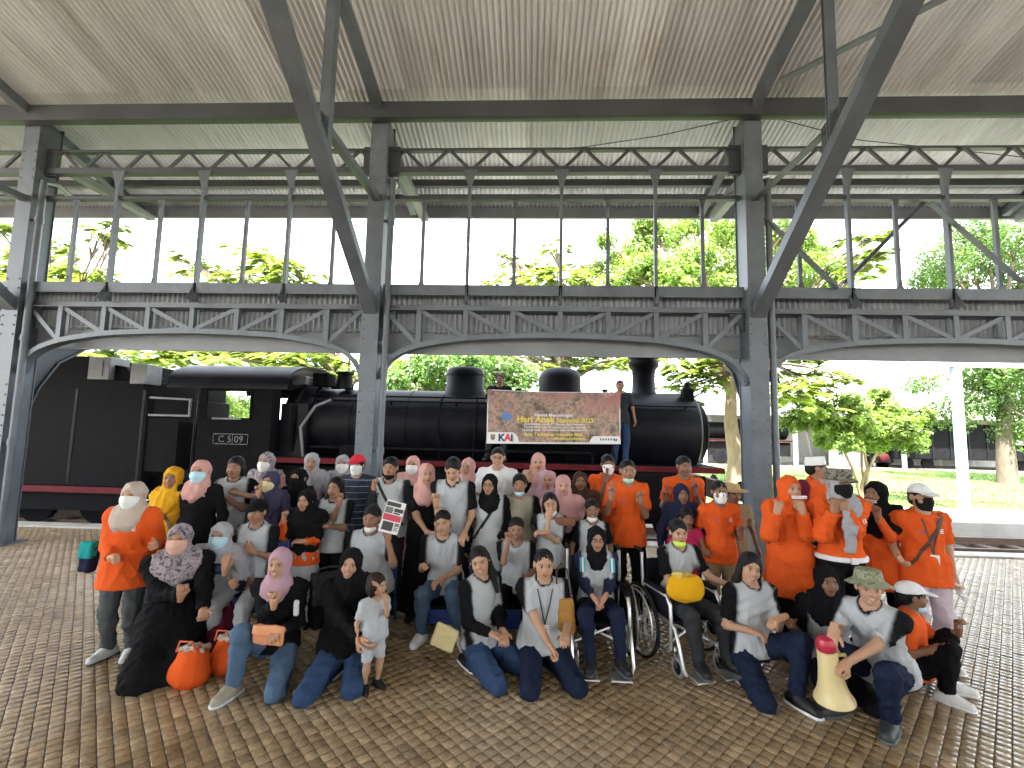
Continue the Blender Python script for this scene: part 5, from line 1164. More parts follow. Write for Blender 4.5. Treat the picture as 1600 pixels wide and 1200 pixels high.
p_(33, 'woman in dark brown headscarf beside the orange shirt men', (906, 752), 5.5, hijab='brown', top='brown', sleeve='long', lod=2, bottom='skirt', botc='black', skin=3, drape=.25)
p_(39, 'man in orange shirt and white mask half hidden behind his neighbour', (950, 726), 5.75, **OR, mask='mwhite', lod=2, skin=3, ra=(946, 752, .25, 'peace', F0, UPV), botc='black')
p_(41, 'man in orange shirt with both hands signing before the smokebox', (1069, 729), 5.65, **OR, lod=1, skin=3, ra=(1040, 780, .25, 'peace', F0, UPV), la=(1086, 768, .28, 'peace', F0, UPV), botc='black', hy=5)
p_(46, 'person in straw hat behind the masked orange shirt boy', (1146, 772), 5.35, cap=('straw', 'straw', None), top='tan', lod=2, skin=3, botc='tan')
p_(49, 'man in white skull cap looking to the right', (1277, 732), 5.4, hy=65, yaw=20, cap=('peci', 'white', None), top='orange', sleevec='maroon', lod=1, skin=1, botc='black')
p_(12, 'woman in black headscarf and black mask with maroon top', (466, 747), 5.25, hijab='black', mask='mblack', top='maroon', sleeve='long', lod=1, bottom='skirt', botc='maroon', hy=-5)
p_(10, 'girl in purple headscarf and yellow mask signing beside her face', (422, 752), 5.0, hijab='purple', mask='myel', top='purple', sleeve='long', lod=1, ra=(404, 772, .22, 'peace', F0, UPV), bottom='skirt', botc='dgray', tilt=8)
p_(4, 'girl with bobbed hair in grey shirt with folded arms', (368, 730), 5.05, hair='bob', **RG, lod=1, ra=(392, 775, .20, 'relax', (0, .3, -1), (1, 0, .1)), la=(352, 778, .23, 'relax', (0, .3, -1), (-1, 0, .1)), yaw=10, botc='char', skin=1)
p_(3, 'tall woman in pink headscarf and pale blue mask, dressed in black', (313, 737), 4.65, hijab='pink', mask='mblue', top='black', sleeve='long', hem=.35, bottom='skirt', botc='black', lod=1, hy=12, fat=1.15, drape=.13)
p_(2, 'woman all in mustard yellow with dark shoulder strap', (270, 747), 4.65, hijab='yellow', top='yellow', sleeve='long', hem=.3, bottom='skirt', botc='char', lod=1, hy=18, strap=('brown', -1), fat=1.1, skin=1, drape=.17)
p_(18, 'young man with open dark jacket, bag strap and mask under chin', (610, 731), 5.1, **dict(top='lgray', sleeve='long', sleevec='char', trim='black'), mask=('mblack', 'chin'), lod=1, ra=(584, 762, .18, 'thumb', (1, 0, 0), UPV), botc='char', strap=('black', -1))
p_(20, 'woman in pink headscarf and black top looking right', (667, 741), 4.95, hijab='pink', top='black', sleeve='short', lod=1, hy=22, yaw=15, drape=.14, la=(681, 785, .24, 'fist', (0, -1, 0), UPV), ra=(668, 832, .25, 'relax'), bottom='skirt', botc='black', skin=2)
p_(21, 'young man in grey shirt looking down at his hands', (708, 734), 4.85, pitch=24, **RG, lod=1, la=(726, 832, .25, 'relax', (0, 0, -1)), ra=(690, 845, .3, 'relax', (0, 0, -1)), botc='black', skin=2, lean=(0, .12))
p_(24, 'girl in black headscarf, glasses and long pale shirt', (765, 757), 4.95, hijab='black', glasses=True, top='lgray', sleeve='long', sleevec='black', hem=.3, strap=('black', 1), lod=1, botc='black', drape=.12, hy=-8, la=(786, 845, .15, 'relax'))
p_(29, 'boy in beige vest with pale blue mask pulled below chin', (812, 757), 5.05, mask=('mblue', 'chin'), top='khaki', sleeve='short', sleevec='black', lod=1, botc='char', skin=1)
p_(32, 'woman in dusty rose headscarf with black sleeves, lips closed', (880, 759), 5.0, hijab='rose', top='black', sleeve='long', lod=1, drape=.27, bottom='skirt', botc='black', ra=(872, 815, .22, 'relax', (0, .3, -1), (1, 0, 0)), skin=2)
p_(40, 'man in orange shirt showing a peace sign, mask under chin', (981, 736), 5.15, **OR, lod=1, skin=1, ra=(955, 775, .26, 'peace', F0, UPV), la=(1000, 782, .22, 'fist', (0, -1, 0), UPV), mask=('mgreen', 'chin'), botc='black', hem=.14)
p_(42, 'child in navy headscarf in front of the signing man', (1065, 772), 5.15, hijab='navy', top='navy', sleeve='long', lod=1, bottom='skirt', botc='navy', skin=3, s=.9, pose='stand')
p_(43, 'child in magenta top behind the wheelchair boy', (1073, 810), 4.95, top='magenta', sleeve='short', lod=1, botc='char', skin=3)
p_(45, 'boy in orange shirt and white mask standing by the column', (1124, 769), 4.95, **OR, mask='mwhite', lod=1, skin=3, ra=(1100, 858, .12, 'relax'), la=(1157, 835, .2, 'fist', (0, -1, 0), UPV), botc='tan', hem=.14)
p_(16, 'girl with long hair and one fist under her chin', (524, 762), 4.85, hair='long', **RG, lod=1, ra=(531, 783, .16, 'fist', (0, -1, 0), UPV), la=(508, 822, .22, 'relax', (0, .3, -1), (-1, 0, 0)), botc='black', skin=1)
p_(11, 'girl in black headscarf with orange sleeves giving a thumbs up', (478, 782), 4.65, hijab='black', top='orange', sleeve='long', sleevec='orange', hem=.12, drape=.36, lod=1, bottom='skirt', botc='gray', ra=(443, 812, .22, 'thumb', (1, 0, 0), UPV), la=(472, 846, .25, 'relax', (0, .3, -1), (-1, 0, 0)))
p_(34, 'girl with one hand raised to her eyes', (860, 787), 4.75, hair='bob', **RG, lod=1, ra=(858, 806, .16, 'relax', (0, 1, 0), UPV), la=(852, 832, .22, 'relax', (0, .3, -1), (-1, 0, 0)), mask=('mwhite', 'chin'), botc='black', skin=2, tilt=-8)
p_(35, 'smiling girl with tied hair and white mask below chin', (925, 797), 4.8, hair='tied', **RG, mask=('mwhite', 'chin'), lod=1, botc='black', skin=3, smile=1)
p_(17, 'stout woman with hair bun holding up a magazine', (581, 810), 4.6, s=1.05, pose='sit', legs=SITF, hair='bun', **RG, mask=('mwhite', 'chin'), la=(606, 842, .2, 'grip', (0, -1, 0), UPV), ra=(566, 905, .2, 'relax'), fat=1.25, lod=1, botc='black', skin=1)
p_(25, 'woman with side ponytail in jeans seated on blue chair', (692, 817), 4.65, s=1., pose='sit', legs=(('foot', -.16, .32), ('foot', .22, .34)), hair='tied', **RG, ra=(664, 885, .28, 'fist', (0, -1, 0)), la=(690, 905, .3, 'relax', (0, 0, -1)), lod=1, botc='ljeans', shoes='white', sole='white', tilt=-10, lean=(-.08, .1), skin=2)
p_(36, 'laughing boy with raised fist seated on the other blue chair', (807, 827), 4.65, s=.87, pose='sit', legs=SITF, **RG, ra=(794, 845, .2, 'fist', (0, -1, 0), UPV), la=(820, 905, .2, 'relax'), lod=1, botc='black', smile=1, skin=1)
p_(5, 'boy with dark cap and hand on his chest', (402, 800), 4.3, s=.9, pose='sit', legs=SITF, **RG, cap=('baseball', 'black', None), la=(396, 862, .2, 'relax', (0, 1, .2), (-.8, 0, .4)), ra=(385, 905, .2, 'relax'), lod=1, botc='gray', skin=1)
p_(7, 'woman with long grey headscarf and pale blue mask kneeling', (345, 837), 4.15, s=1., pose='sit', legs=KN2, hijab='cgray', mask='mblue', drape=.42, top='navy', sleeve='long', ra=(352, 890, .3, 'relax', (0, 1, 0), UPV), la=(366, 915, .3, 'relax', (0, 1, 0)), bottom='skirt', botc='maroon', lod=0, yaw=10)
p_(38, 'girl with glasses and navy jacket sitting in a wheelchair', (932, 842), 4.25, s=.86, pose='sit', legs=(('foot', -.11, .46, .10), ('foot', .17, .46, .10)), hijab='black', drape=.11, glasses=True, top='gray', sleeve='long', sleevec='navy', ra=(930, 936, .30, 'fist', (0, 0, -1), (.5, -.3, -.5)), la=(944, 934, .30, 'fist', (0, 0, -1), (-.5, -.3, -.5)), botc='dblue', lod=0)
p_(44, 'boy with lime mask under chin sitting in a wheelchair', (1060, 832), 4.3, s=.9, pose='sit', legs=(('foot', -.10, .46, .10), ('foot', .2, .46, .08)), **RG, mask=('mlime', 'chin'), yaw=17, hy=2, ra=(1072, 902, .32, 'relax', (0, 0, -1), (1, -.2, -.1)), la=(1140, 915, .25, 'grip', (0, -.5, -1)), botc='char', lod=0, skin=2)
# ---- standing at the flanks
p_(1, 'woman in orange shirt and beige headscarf standing at far left', (208, 774), 3.9, hijab='beige', mask='mwhite', top='orange', sleeve='long', hem=.2, loose=.018, botc='dgray', shoes='lgray', sole='char', ra=(172, 872, .22, 'fist', (1, 0, 0), (.9, -.4, -.1)), la=(245, 850, .1, 'relax'), lod=0, yaw=8, hy=10, fat=1.1, drape=.15, skin=2)
p_(48, 'woman in orange tunic and orange headscarf playing a harmonica', (1234, 763), 4.45, hijab='orange', drape=.12, top='orange', sleeve='long', hem=.32, loose=.02, botc='black', ra=(1214, 800, .24, 'grip', (0, 1, 0), (.3, 0, 1)), la=(1254, 800, .24, 'grip', (0, 1, 0), (-.3, 0, 1)), lod=0, yaw=5, skin=2)
p_(50, 'woman in camouflage cap and black mask with white belt', (1312, 757), 4.3, hijab='hgray', drape=.13, cap=('patrol', 'gray', pattern_mat('camo_cap', 'camo')), mask='mblack', top='orange', sleeve='long', hem=.0, loose=.018, botc='black', ra=(1303, 798, .24, 'grip', (0, 1, 0), (.2, 0, 1)), la=(1322, 800, .26, 'grip', (0, 1, 0), (-.2, 0, 1)), lod=0, skin=1)
p_(51, 'woman in black headscarf turning left with harmonica', (1368, 771), 4.55, hijab='black', drape=.2, top='orange', sleeve='long', hem=.25, botc='black', hy=-62, yaw=-25, ra=(1352, 800, .22, 'grip', (1, 0, 0), UPV), la=(1372, 808, .22, 'grip', (-1, 0, 0), UPV), lod=1, skin=1)
p_(52, 'woman in orange shirt, white cap and black mask at far right', (1440, 777), 4.35, **OR, hair='tied', cap=('baseball', 'white', None), mask='mblack', botc='lilac', hem=.14, strap=('brown', 1), ra=(1405, 872, .1, 'relax'), la=(1496, 925, .1, 'grip'), lod=0, shoes='white', sole='white', yaw=-6, fat=1.1, skin=2)
# ---- front row on the floor
p_(6, 'woman in patterned headscarf and peach mask kneeling in black', (280, 842), 3.85, s=1.06, pose='sit', legs=KN2, yaw=32, hy=20, hijab='rose', hijabmat=pattern_mat('print_scarf', 'print'), drape=.165, mask='mpeach', top='black', sleeve='long', loose=.012, bottom='skirt', botc='black', ra=(283, 930, .28, 'heart', (.3, -.6, 0), (.3, -.2, 1)), la=(318, 965, .3, 'relax'), fat=1.15, shoes='lgray', sole='white', lod=0)
p_(8, 'woman in mauve headscarf and light jeans kneeling in front', (437, 880), 3.75, s=.99, pose='sit', legs=(('foot', -.16, .30), ('kneel', 14)), hijab='mauve', top='black', sleeve='long', botc='ljeans', lod=0, ra=(428, 942, .30, 'heart', F0, (.1, -.2, 1)), la=(440, 985, .3, 'relax', (0, 0, -1)), shoes='khaki', sole='lgray', drape=.12, yaw=5, smile=.9, skin=2)
p_(26, 'woman in black headscarf and black hoodie hugging the toddler', (548, 880), 3.82, s=1.02, pose='sit', legs=(('kneel', -45), ('kneel', -22)), yaw=38, hy=12, hijab='black', drape=.13, top='black', sleeve='long', loose=.014, botc='jeans', la=(594, 925, .2, 'relax', (-1, 0, 0)), ra=(565, 1000, .32, 'relax', (1, 0, 0)), fat=1.15, shoes='navy', sole='white', lod=0, smile=.9, skin=2, tilt=6)
p_(27, 'toddler in grey T-shirt and shorts standing in the front', (590, 914), 3.62, yaw=45, hy=75, hair='bob', hairc=(.02, .012, .008), top='gray', sleeve='short', bottom='shorts', botc='gray', hem=.06, shoes='black', la=(603, 940, .1, 'fist', (-.6, 0, 0), UPV), lod=0, skin=2, fat=1.15)
p_(28, 'smiling woman with long dark hair and black sleeves kneeling', (750, 877), 4.02, s=1., pose='sit', legs=(('kneel', -10), ('kneel', 12)), yaw=48, hy=0, tilt=-14, hair='long', top='gray', sleeve='long', sleevec='black', trim='black', botc='jeans', la=(785, 985, .2, 'relax', (0, 0, -1)), ra=(768, 990, .3, 'relax', (0, 0, -1)), shoes='black', sole='white', lod=0, smile=1, skin=2, lean=(0, -.05))
p_(37, 'woman with name badge and black trousers kneeling by the wheelchair', (850, 882), 3.98, s=1.0, pose='sit', legs=(('kneel', -8), ('kneel', 20)), yaw=6, hair='tied', **RG, ra=(862, 1015, .34, 'heart', (0, -.5, -.5), (.5, -.4, -.6)), la=(884, 990, .26, 'relax', (0, 0, -1)), botc='dblue', fat=1.15, lod=0, skin=2, smile=.4)
p_(47, 'smiling woman with long black hair kneeling beside the wheelchair boy', (1172, 887), 3.95, s=1., yaw=10, hy=-5, tilt=12, pose='sit', legs=(('kneel', -10), ('foot', .12, .34)), hair='long', **RG, ra=(1170, 985, .25, 'relax', (0, 0, -1), (.9, -.4, -.1)), la=(1222, 965, .28, 'relax', (0, 0, -1), (-.9, -.3, -.2)), botc='dblue', shoes='black', sole='white', lod=0, smile=1, skin=2)
p_(53, 'woman in black headscarf and grey vest crouching behind the megaphone', (1292, 907), 3.98, s=.98, pose='sit', legs=KN2, hijab='black', drape=.17, top='gray', sleeve='short', sleevec='black', botc='black', lod=0, hy=-12, yaw=-12, ra=(1235, 975, .1, 'relax'), skin=3)
p_(54, 'laughing woman in camouflage bucket hat squatting at the front right', (1358, 918), 3.52, s=1., pose='sit', legs=(('foot', -.16, .34), ('foot', .12, .24, 0, .2)), yaw=-58, hy=-26, cap=('bucket', 'gray', pattern_mat('camo_hat', 'camo_pale')), hair='tied', **RG, ra=(1302, 985, .25, 'relax', (0, 0, -1), (-.3, -.2, -1)), la=(1318, 1040, .3, 'grip', (0, 0, -1)), botc='dblue', fat=1.12, lod=0, smile=1, skin=2, lean=(0, .34), shoes='char')
p_(55, 'man in white cap and orange shirt squatting in profile', (1425, 932), 4.0, s=.88, pose='sit', legs=(('foot', -.12, .22), ('foot', .14, .24, 0, .25)), yaw=48, hy=72, cap=('baseball', 'white', None), mask=('mblue', 'chin'), **OR, la=(1498, 985, .1, 'grip', (0, -1, 0), UPV), ra=(1465, 1010, .2, 'relax'), botc='black', shoes='white', sole='white', lod=0, skin=3)
# ---- the two holding the banner on the running board
p_(56, 'man in black shirt standing on the locomotive behind the banner', (781, 593), 9.55, floor_z=1.291, top='black', lod=2, ra=(766, 618, .12, 'grip', (0, 1, 0), UPV), la=(800, 622, .12, 'grip', (0, 1, 0), UPV), botc='char', skin=3, legs=(('foot', -.2, 0), ('foot', .1, 0)))
p_(57, 'man with cropped hair standing on the locomotive at the banner end', (969, 603), 9.55, floor_z=1.291, top='char', lod=2, ra=(962, 622, .12, 'grip', (0, 1, 0), UPV), botc='jeans', skin=1, hairc=(.05, .03, .025))
# ================================================================ things carried, ridden and hung
chrome = surf('chrome', (.86, .87, .88), (.74, .75, .77), scale=20, rough=.42, metal=1., bumps=0, rv=.06)
rubber = surf('rubber', (.018, .018, .018), (.01, .01, .01), scale=20, rough=.8, spec=.2)
sling = surf('sling_cloth', (.012, .013, .02), (.007, .007, .01), scale=20, rough=.85, spec=.1)
greyrub = surf('grey_rubber', (.30, .30, .30), (.2, .2, .2), scale=20, rough=.7)
def blob(name, prims, c, mat, parent=None, v=.011, noise=.01, seed=1, origin=(0, 0, 0)):
    V, Q = surface(prims, v, noise, seed); return obj(name, np_mesh(name, V-np.asarray(origin), Q, np.broadcast_to(C_(c), (len(V), 3))), mat, parent)
def wheelchair(loc, rz, sh_, label):
    R = empty('wheelchair', loc, label, 'wheelchair', 'wheelchairs in the front row'); R.rotation_euler = (0, 0, rz)
    for sx in (-1, 1):
        x = sx*.24
        m = MB()
        m.tube([(x, .22, .87), (x, .2, .6), (x, .18, sh_), (x, .16, .17), (x, -.16, .17), (x, -.22, .2), (x, -.24, sh_), (x, -.23, sh_+.14), (x, -.18, sh_+.2), (x, .19, sh_+.2)], .016, 8); m.tube([(x, .18, sh_), (x, -.24, sh_)], .015, 8); m.build('side_frame', chrome, R)
        m = MB(); m.tube([(x, .22, .87), (x, .25, .89), (x, .34, .885)], .017, 8); m.build('push_handle', rubber, R)
        m = MB(); m.box((x-.028, -.17, sh_+.213), (x+.028, .15, sh_+.24)); m.build('arm_pad', sling, R, bevel=.008)
        m = MB(); m.box((x-.006, -.2, sh_+.02), (x+.006, .16, sh_+.18)); m.build('side_panel', sling, R)
        xw = sx*.305
        wm = MB(); wm.lathe([(.285, -.016), (.30, -.014), (.308, 0), (.30, .014), (.285, .016)], (xw, .14, .308), (1, 0, 0), 40, False); W = wm.build('wheel', rubber, R)
        m = MB(); m.lathe([(.272, -.011), (.286, -.012), (.286, .012), (.272, .011), (.272, -.011)], (xw, .14, .308), (1, 0, 0), 40, False); m.build('rim', chrome, W)
        m = MB(); m.tube([(xw+sx*.035, .14+.255*math.cos(t), .308+.255*math.sin(t)) for t in np.linspace(0, 2*math.pi, 33)], .008, 6, False); m.build('hand_rim', chrome, W)
        m = MB()
        for k in range(18):
            t = 2*math.pi*k/18; m.tube([(xw+(.02 if k % 2 else -.02), .14+.02*math.cos(t), .308+.02*math.sin(t)), (xw, .14+.275*math.cos(t+.25), .308+.275*math.sin(t+.25))], .0016, 4, False)
        sp_ = m.build('spoke', chrome, W); sp_['kind'] = 'stuff'
        m = MB(); m.lathe([(.022, -.03), (.028, -.02), (.028, .02), (.022, .03)], (xw, .14, .308), (1, 0, 0), 14); m.build('hub', chrome, W)
        xc = sx*.2
        m = MB(); m.lathe([(.05, -.011), (.074, -.014), (.078, 0), (.074, .014), (.05, .011), (.05, -.011)], (xc, -.27, .078), (1, 0, 0), 24, False); cw = m.build('caster_wheel', greyrub, R)
        m = MB(); m.lathe([(.05, -.009), (.05, .009)], (xc, -.27, .078), (1, 0, 0), 18); m.build('disc', sling, cw)
        m = MB(); m.tube([(xc, -.23, .22), (xc, -.235, .17)], .014, 8)
        for d in (-.018, .018): m.bar((xc+d, -.235, .17), (xc+d, -.27, .078), .004, .02)
        m.build('caster_fork', chrome, R)
        m = MB(); m.tube([(x, -.24, sh_), (x, -.29, sh_-.02), (x, -.34, sh_-.12), (x, -.40, .13), (x-sx*.02, -.41, .085)], .014, 8); m.build('leg_hanger', chrome, R)
        xf = sx*.125
        m = MB(); m.box((xf-.075, -.52, .075), (xf+.075, -.38, .087)); m.tube([(xf-.08, -.525, .081), (xf+.08, -.525, .081)], .008, 6); m.build('foot_plate', chrome, R, bevel=.003)
    m = MB(); m.box((-.215, -.23, sh_-.012), (.215, .17, sh_+.012)); m.build('seat', sling, R, bevel=.008)
    m = MB(); m.box((-.215, .175, sh_+.05), (.215, .2, .82)); m.build('backrest', sling, R, bevel=.008)
    for y0, sg in ((-.1, 1), (-.09, -1)):
        m = MB(); m.tube([(-.22*sg, y0, .17), (.22*sg, y0, sh_-.02)], .0115, 8); m.build('cross_brace', chrome, R)
    return R
for pid, rz, lab in ((38, 0., 'chrome wheelchair carrying the girl in navy jacket'), (44, .30, 'chrome wheelchair turned aside carrying the boy with yellow bag')):
    i = PEOPLE[pid]; P_ = i['P']; wheelchair((P_[0], P_[1]-.02, 0), rz, float(P_[2]-.125*i['s']), lab)
# ---- low chairs with blue frames under the seated ones
blue = surf('blue_paint', (.02, .05, .26), (.012, .03, .17), scale=12, rough=.5)
for pid, lab in ((25, 'blue framed chair under the woman in jeans'), (36, 'blue framed chair under the laughing boy'), (17, 'blue framed chair under the woman with magazine'), (5, 'blue framed chair under the boy with dark cap')):
    i = PEOPLE[pid]; P_ = i['P']; z = float(P_[2]-.135*i['s']); R = empty('chair', (P_[0], P_[1], 0), lab, 'chair', 'blue framed chairs')
    m = MB(); m.box((-.21, -.22, z-.03), (.21, .2, z)); m.build('seat', sling, R, bevel=.012)
    m = MB(); m.box((-.2, -.215, z-.15), (.2, -.195, z-.035)); m.build('apron', blue, R, bevel=.006)
    m = MB(); m.box((-.2, .19, z+.12), (.2, .21, z+.36)); m.build('backrest', blue, R, bevel=.01)
    for sx in (-1, 1):
        m = MB(); m.tube([(sx*.2, -.2, z-.02), (sx*.21, -.22, 0)], .013, 8); m.build('leg', blue, R)
        m = MB(); m.tube([(sx*.2, .21, z+.38), (sx*.2, .19, z), (sx*.21, .24, 0)], .013, 8); m.build('leg', blue, R)
    m = MB(); m.box((-.2, -.225, .13), (.2, -.205, .19)); m.build('stretcher', blue, R)
# ---- bags
def W3(px, py, Y): return np.array(onY(px, py, Y))
def orange_bag(px, py, Y, w, label, seed):
    c = W3(px, py, Y); c[2] = .15; R = empty('drawstring_bag', (c[0], c[1], 0), label, 'bag', 'orange drawstring bags on the floor'); o_ = np.array([c[0], c[1], 0])
    blob('sack', [ell(c+[0, 0, -.05], (w, .11, .115), k=.04), ell(c+[.02, 0, .06], (w*.75, .09, .10), k=.05), plane((0, 0, .004), -UP), plane(c+[0, 0, .135], (-.25, 0, 1))], 'orange', cloth_mat, R, .009, .006, seed, o_)
    blob('lining', [ell(c+[.02, 0, .125], (w*.66, .075, .035), k=.02)], 'beige', cloth_mat, R, .011, .03, seed+1, o_)
    m = MB(); m.tube([c-o_+[-w*.5, -.05, .12], c-o_+[-w*.3, -.06, .2], c-o_+[w*.3, -.06, .2], c-o_+[w*.5, -.05, .12]], .007, 6); m.build('cord', surf('cord_orange', (.75, .13, .03), rough=.7), R)
orange_bag(297, 1035, 3.55, .155, 'orange drawstring bag before the woman in black, left one', 3)
orange_bag(352, 1022, 3.75, .12, 'orange drawstring bag beside the kneeling jeans leg, right one', 8)
def bag(name, label, px, py, Y, r, c, cat='bag', v=.011, noise=.008, flap=None, handle=None, tilt=0., mat=None, hc='brown', yaw=0.):
    p = W3(px, py, Y); R = empty(name, p, label, cat); M = rot_axis((0, 1, 0), tilt)@rot_axis((0, 0, 1), yaw)
    def bx(lo, hi, rr): 
        lo, hi = np.array(lo), np.array(hi); ce, h = (lo+hi)/2, (hi-lo)/2-rr
        def fn(X, Y_, Z):
            q = [np.abs((X*M[0, k]+Y_*M[1, k]+Z*M[2, k])-ce[k])-h[k] for k in range(3)]
            return np.sqrt(sum(np.maximum(a, 0)**2 for a in q))+np.minimum(np.maximum(q[0], np.maximum(q[1], q[2])), 0)-rr
        L_ = np.linalg.norm(np.maximum(np.abs(lo), np.abs(hi))); return Prim((-L_,)*3, (L_,)*3, fn, .01)
    w_, d_, h_ = r
    blob('pouch', [bx((-w_, -d_, -h_), (w_, d_, h_), min(d_*.9, .03))], c, mat or cloth_mat, R, v, noise, px)
    if flap: blob('flap', [bx((-w_*1.01, -d_*1.25, -h_*.05), (w_*1.01, d_*.2, h_*1.03), .012)], flap, cloth_mat, R, v, noise, px+1)
    if handle:
        m = MB(); m.tube([M@np.array(q) for q in ((-w_*.8, 0, h_*.9), (-w_*.6, 0, h_+handle*.8), (0, 0, h_+handle), (w_*.6, 0, h_+handle*.8), (w_*.8, 0, h_*.9))], .009, 6); m.build('handle', surf('handle_'+hc, tuple(C_(hc)), rough=.6), R)
    return R
bag('clutch_bag', 'peach leather clutch bag on the kneeling woman\'s lap', 420, 992, 3.42, (.115, .025, .07), (.62, .27, .14), flap=(.66, .30, .16), tilt=.05)
bag('tote_bag', 'cream cloth bag with brown print at the kneeling woman\'s hip', 695, 996, 3.85, (.10, .02, .095), (.55, .47, .26), tilt=.35, noise=.006)
t_ = W3(697, 990, 3.82)
bag('shoulder_bag', 'mustard brown shoulder bag beside the wheelchair wheel', 884, 962, 3.95, (.075, .04, .14), (.36, .19, .05), handle=.28, tilt=-.1)
p = W3(1071, 918, 3.96); R = empty('hand_bag', p, 'bright yellow bag on the wheelchair boy\'s lap', 'bag')
blob('pouch', [ell((0, 0, -.03), (.155, .075, .09), k=.05), ell((-.02, 0, .045), (.12, .06, .06), k=.05), ell((.08, 0, .03), (.06, .05, .07), k=.04)], (.62, .33, .012), cloth_mat, R, .009, .006, 12)
blob('gathered_top', [ell((-.03, -.01, .10), (.085, .035, .022), k=.02)], (.55, .40, .12), cloth_mat, R, .009, .03, 13)
bag('side_bag', 'navy bag with teal top hanging behind the far left woman', 140, 870, 4.02, (.06, .05, .135), 'navy', flap='teal', tilt=.08)
bag('backpack', 'black backpack worn by the woman in black hoodie', 512, 935, 3.98, (.14, .10, .21), 'black', flap='char', noise=.016, handle=.05, hc='black', yaw=.6)
bag('pouch', 'small white pouch hanging from the strap of the jeans woman', 463, 950, 3.54, (.02, .014, .06), 'lgray', v=.008, noise=.003)
bag('crossbody_bag', 'brown leather bag held by the rose headscarf woman', 882, 815, 4.72, (.11, .03, .045), (.20, .09, .055), noise=.004)
# ---- magazine
mg = W3(613, 808, 4.32); R = empty('magazine', mg, 'black and white printed magazine held up by the stout woman', 'magazine'); R.rotation_euler = (math.radians(-8), math.radians(14), .15)
paper = surf('paper', (.66, .66, .64), (.58, .58, .56), scale=10, rough=.6)
m = MB(); m.box((-.09, -.004, -.145), (.09, .004, .145)); m.build('cover', paper, R)
ink = surf('ink', (.03, .03, .035), (.02, .02, .02), rough=.5); inkr = surf('ink_red', (.5, .04, .08), (.4, .03, .06), rough=.5)
for (x0, z0, x1, z1, mt) in ((-.082, .095, .05, .132, ink), (-.082, .03, -.01, .085, greyp), (.0, .05, .082, .083, ink), (.0, .03, .06, .044, ink), (-.082, -.035, .082, .022, inkr), (-.07, -.125, .03, -.045, ink), (.04, -.075, .082, -.045, greyp), (.04, -.09, .08, -.084, ink), (.04, -.103, .075, -.097, ink), (.04, -.116, .08, -.11, ink)):
    m = MB(); m.box((x0, -.0065, z0), (x1, -.0042, z1)); m.build('print_block', mt, R)
# ---- megaphone
mp_ = W3(1304, 1094, 3.42); R = empty('megaphone', mp_, 'cream megaphone with red back held low by the squatting woman', 'megaphone'); R.rotation_euler = (math.radians(4), math.radians(-9), 0)
cream = surf('cream_plastic', (.62, .52, .27), (.56, .46, .23), scale=8, rough=.4, bumps=.03); redp = surf('red_plastic', (.42, .02, .05), (.34, .015, .04), scale=8, rough=.35, bumps=.03)
m = MB(); m.lathe([(.112, .0), (.125, .006), (.122, .02), (.100, .06), (.082, .12), (.070, .20), (.063, .28), (.062, .34), (.055, .345)], (0, 0, 0), (0, 0, 1), 32); m.build('horn', cream, R)
m = MB(); m.lathe([(.058, .345), (.062, .36), (.060, .40), (.045, .425), (.02, .432), (0, .433)], (0, 0, 0), (0, 0, 1), 28); m.build('back_cap', redp, R)
m = MB(); m.tube([(.062, 0, .30), (.11, -.01, .30), (.12, -.01, .26), (.115, -.01, .16), (.085, -.0, .14)], .013, 8); m.build('handle', cream, R)
# ---- harmonicas, tissue, belt, watch, hanging cloth
for pid, px, py, rz, lab in ((48, 1235, 797, 0, 'silver harmonica at the orange headscarf woman\'s mouth'), (51, 1352, 794, 1., 'silver harmonica at the turning woman\'s mouth')):
    i = PEOPLE[pid]; q = i['H']+i['hm']@np.array([0, -.128, -.062])*i['hs']; R = empty('harmonica', q, lab, 'harmonica', 'harmonicas'); R.rotation_euler = (0, 0, rz*-1.08)
    m = MB(); m.box((-.065, -.013, -.013), (.065, .013, -.004)); m.box((-.065, -.013, .004), (.065, .013, .013)); m.build('cover_plate', chrome, R, bevel=.003)
    m = MB(); m.box((-.063, -.011, -.0039), (.063, .011, .0039)); m.build('comb', paper, R)
i = PEOPLE[52]; q = i['WR'][1]+i['HD'][1]*.09
R = empty('tissue', q, 'crumpled white tissue in the far right woman\'s hand', 'tissue'); blob('sheet', [ell((0, -.02, 0), (.03, .03, .045), k=.02), ell((.03, -.02, -.05), (.025, .02, .04), k=.02)], 'white', cloth_mat, R, .008, .03, 4)
i = PEOPLE[50]; bz = i['P']+i['sp']*.015*i['s']; fr_ = np.stack([i['rt'], -i['fw'], i['sp']], 1)
s5 = i['s']; blob('belt', [econe(bz-i['sp']*.022, bz+i['sp']*.022, (.202*s5, .158*s5), (.202*s5, .158*s5), fr_, .004)], 'white', cloth_mat, i['root'], .010, 0, 2, i['base'])
m = MB(); bq = bz+i['fw']*.162*s5-i['base']; m.box((bq[0]-.03, bq[1]-.012, bq[2]-.026), (bq[0]+.03, bq[1]+.005, bq[2]+.026)); m.build('buckle', chrome, i['root'], bevel=.004)
blob('scarf_end', [cone(i['WR'][1]-i['fw']*.0, i['WR'][1]+i['fw']*.05-UP*.12, .028, .045, .02), cone(i['WR'][1]+i['fw']*.05-UP*.12, i['WR'][1]+i['fw']*.03-UP*.30, .045, .04, .03)], 'hgray', cloth_mat, i['root'], .010, .016, 7, i['base'])
i = PEOPLE[54]; a, b = i['WR'][-1], i['EL'][-1]; u = nrm(b-a); m = MB(); c = a+u*.03-i['base']; m.lathe([(.034, -.01), (.036, 0), (.034, .01)], c, u, 16, False); m.build('watch_strap', paper, i['root'])
